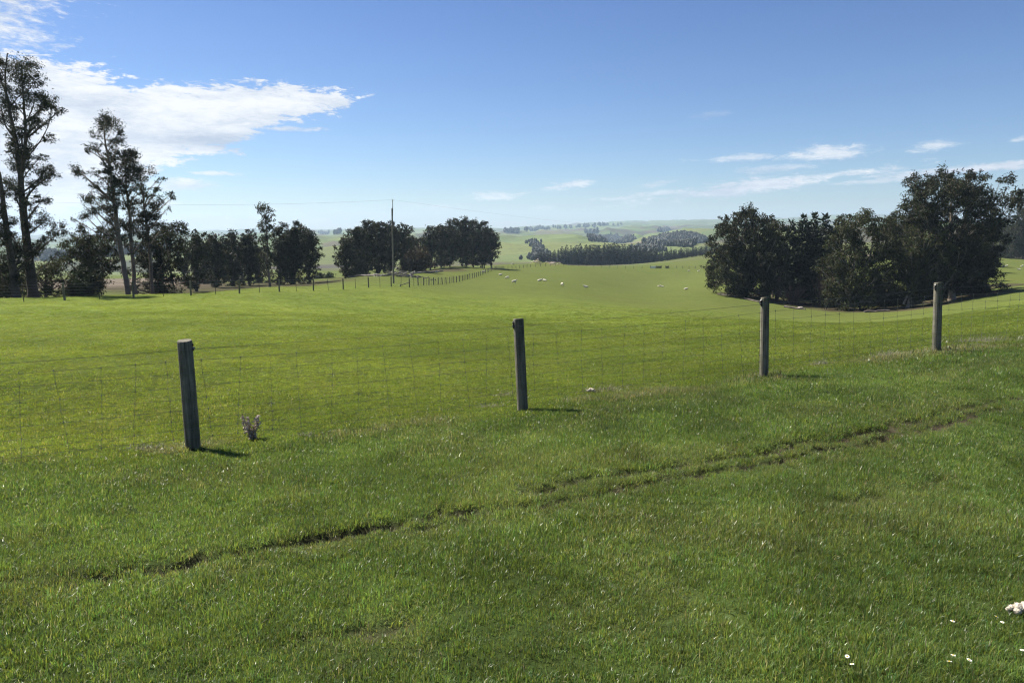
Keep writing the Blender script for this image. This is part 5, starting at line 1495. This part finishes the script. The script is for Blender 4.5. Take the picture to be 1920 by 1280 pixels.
def dry_tuft(u_, v_, n, w, h, label, seed, colr):
    q = hit(u_, v_); rg = rc(seed); A = Acc()
    for _ in range(n):
        p0 = np.array([rg.normal(0, w), rg.normal(0, w * .5), 0.]); p0[2] = hz(q[0] + p0[0], q[1] + p0[1]) - q[2] - .01
        a = rg.uniform(0, 6.28); ln = rg.uniform(.4, 1.3) * h; k = rg.uniform(.4, 1.3)
        d = np.array([cos(a) * sin(k), sin(a) * sin(k), cos(k)]) * ln; s_ = np.array([-sin(a), cos(a), 0]) * .0035
        m_ = p0 + d * .55 + (0, 0, ln * .1)
        A.add(np.array([p0 - s_, p0 + s_, m_ + s_ * .8, m_ - s_ * .8]), [[0, 1, 2, 3]], colr * rg.uniform(.5, 1.3))
        A.add(np.array([m_ - s_ * .8, m_ + s_ * .8, p0 + d]), [[0, 1, 2]], colr * rg.uniform(.5, 1.3))
    o = link('dry_grass_tuft', A.mesh('dry_grass_tuft', M_GRASS), None, q); tag(o, label, 'grass tuft', 'pale dry tufts along the near fence', kind='stuff')
G_ = np.array([.19, .19, .15])
dry_tuft(572, 818, 130, .06, .07, 'grey dead weed clump right of the dead thistle', 270, np.array([.13, .125, .11]))
dry_tuft(918, 763, 160, .09, .07, 'grey dead weed clump left of the second post foot', 271, G_)
dry_tuft(1140, 733, 240, .17, .12, 'pale dry grass patch beside the small wool tuft', 272, np.array([.18, .18, .11]))
dry_tuft(1668, 668, 300, .16, .13, 'whitish dry grass tuft left of the fourth post', 273, np.array([.26, .25, .19]))
dry_tuft(1845, 640, 420, .30, .14, 'wide pale dry grass patch right of the fourth post', 274, np.array([.22, .22, .15]))
dry_tuft(1535, 683, 160, .12, .10, 'faint dry grass tuft right of the third post', 275, G_)
dry_tuft(275, 842, 200, .10, .08, 'grey dry grass patch left of the first post foot', 276, G_)
dry_tuft(945, 742, 120, .1, .1, 'thin dry stems just left of the second post', 277, np.array([.2, .2, .12]))

def wool(u_, v_, w, h, label, seed):
    q = hit(u_, v_); rg = rc(seed); A = Acc()
    n = 14
    for k in range(n):
        c = np.array([(k / (n - 1) - .5) * w + rg.normal(0, w * .05), rg.normal(0, w * .12), h * (.35 + .35 * sin(pi * (k + .5) / n)) + rg.normal(0, h * .08)])
        m_ = 8; r = h * rg.uniform(.32, .5) * (.6 + .5 * sin(pi * (k + .5) / n))
        th = np.arange(m_) * 2 * pi / m_
        rings = [np.stack([np.cos(th) * r * cos(p_) * rg.uniform(.85, 1.2, m_), np.sin(th) * r * cos(p_) * rg.uniform(.85, 1.2, m_), np.full(m_, r * sin(p_))], -1) + c for p_ in np.linspace(-1.5, 1.5, 6)]
        i = np.arange(5)[:, None] * m_; j = np.arange(m_)[None]; j2 = (j + 1) % m_
        A.add(np.concatenate(rings), np.stack([i + j, i + j2, i + m_ + j2, i + m_ + j], -1).reshape(-1, 4), np.array([.52, .46, .37]) * rg.uniform(.9, 1.08))
        for _ in range(40):     # loose fibres
            d = rg.normal(0, 1, 3); d[2] = abs(d[2]); d *= r * rg.uniform(1.0, 1.35) / np.linalg.norm(d); s_ = np.cross(d, rg.normal(0, 1, 3)); s_ *= r * .09 / np.linalg.norm(s_)
            A.add(np.array([c + d * .75 - s_, c + d * .75 + s_, c + d]), [[0, 1, 2]], np.array([.55, .50, .42]))
    o = link('wool_tuft', A.mesh('wool_tuft', M_WOOL, True), None, q + (0, 0, .01)); o.rotation_euler = (0, 0, rg.uniform(-.1, .3)); tag(o, label, 'wool')
wool(1108, 736, .11, .05, 'small scrap of cream wool lying between the second and third posts', 280)
wool(1914, 1153, .11, .042, 'large tuft of cream wool in the grass at the lower right edge', 281)

DAISY = [(1784, 1254), (1777, 1266), (1814, 1263), (1783, 1188), (1865, 1179), (1876, 1190), (1913, 1244), (1586, 1256), (1595, 1271)]
def daisies():
    rg = rc(290)
    Pm = Acc(); m_ = 16
    for k in range(m_):
        a = k * 2 * pi / m_; w_ = .16; r0, r1 = .0025, .0095
        Pm.add(np.array([(r0 * cos(a - w_), r0 * sin(a - w_), 0), (r1 * .8 * cos(a - w_ * 1.1), r1 * .8 * sin(a - w_ * 1.1), .001), (r1 * cos(a), r1 * sin(a), .0005), (r1 * .8 * cos(a + w_ * 1.1), r1 * .8 * sin(a + w_ * 1.1), .001)]), [[0, 1, 2, 3]], (.8, .8, .78))
    pm = Pm.mesh('petals', M_WOOL)
    Dm = Acc(); Dm.tube([(0, 0, -.001), (0, 0, .0015), (0, 0, .0028)], [.0035, .0035, .0018], 8, (.55, .38, .03)); dm = Dm.mesh('disc', M_TWIG)
    Sm = Acc(); Sm.tube([(0, 0, -.07), (.002, 0, -.03), (0, 0, 0)], .0009, 4, (.06, .09, .02)); sm = Sm.mesh('stem', M_TWIG)
    for u_, v_ in DAISY:
        q = hit(u_, v_)
        o = thing('daisy', 'tiny white daisy among the foreground grass at the lower right', 'flower', q + (0, 0, .062), rg.uniform(0, 6), 'white daisies in the foreground grass')
        o.rotation_euler = (rg.normal(.15, .2), rg.normal(-.1, .2), rg.uniform(0, 6)); s_ = rg.uniform(.85, 1.1); o.scale = (s_,) * 3
        for n_, mm in (('petals', pm), ('disc', dm), ('stem', sm)): link(n_, mm, o)
daisies()

# ------------------------------------------------------------------ air
def haze():
    zs = [(o.matrix_world @ Vector(c))[2] for o in COL.objects if o.type == 'MESH' and o.parent is None for c in o.bound_box]
    bpy.context.view_layer.update()
    zs = [(o.matrix_world @ Vector(c))[2] for o in COL.objects if o.type == 'MESH' for c in o.bound_box]
    lo, hi = min(zs) - 1.0, max(max(zs), 3.0) + 2.0
    B = 8150.
    V = [(x_, y_, z_) for z_ in (lo, hi) for x_, y_ in ((-B, -B), (B, -B), (B, B), (-B, B))]
    m, b, out = mat('haze_air')
    pv = b.n('ShaderNodeVolumePrincipled')
    pv.inputs['Color'].default_value = (.62, .82, 1.0, 1)
    pv.inputs['Density'].default_value = HAZE
    pv.inputs['Anisotropy'].default_value = .2
    b.t.links.new(pv.outputs[0], out.inputs['Volume'])
    me = mesh_np('haze', np.array(V), [np.array([[3, 2, 1, 0], [4, 5, 6, 7], [0, 1, 5, 4], [1, 2, 6, 5], [2, 3, 7, 6], [3, 0, 4, 7]])], m)
    tag(link('haze', me), 'thin blue air haze over the valley', 'haze', kind='stuff')
HAZE = 1.25e-4
haze()
print('tree tris', NTRI, 'objects', len(COL.objects))
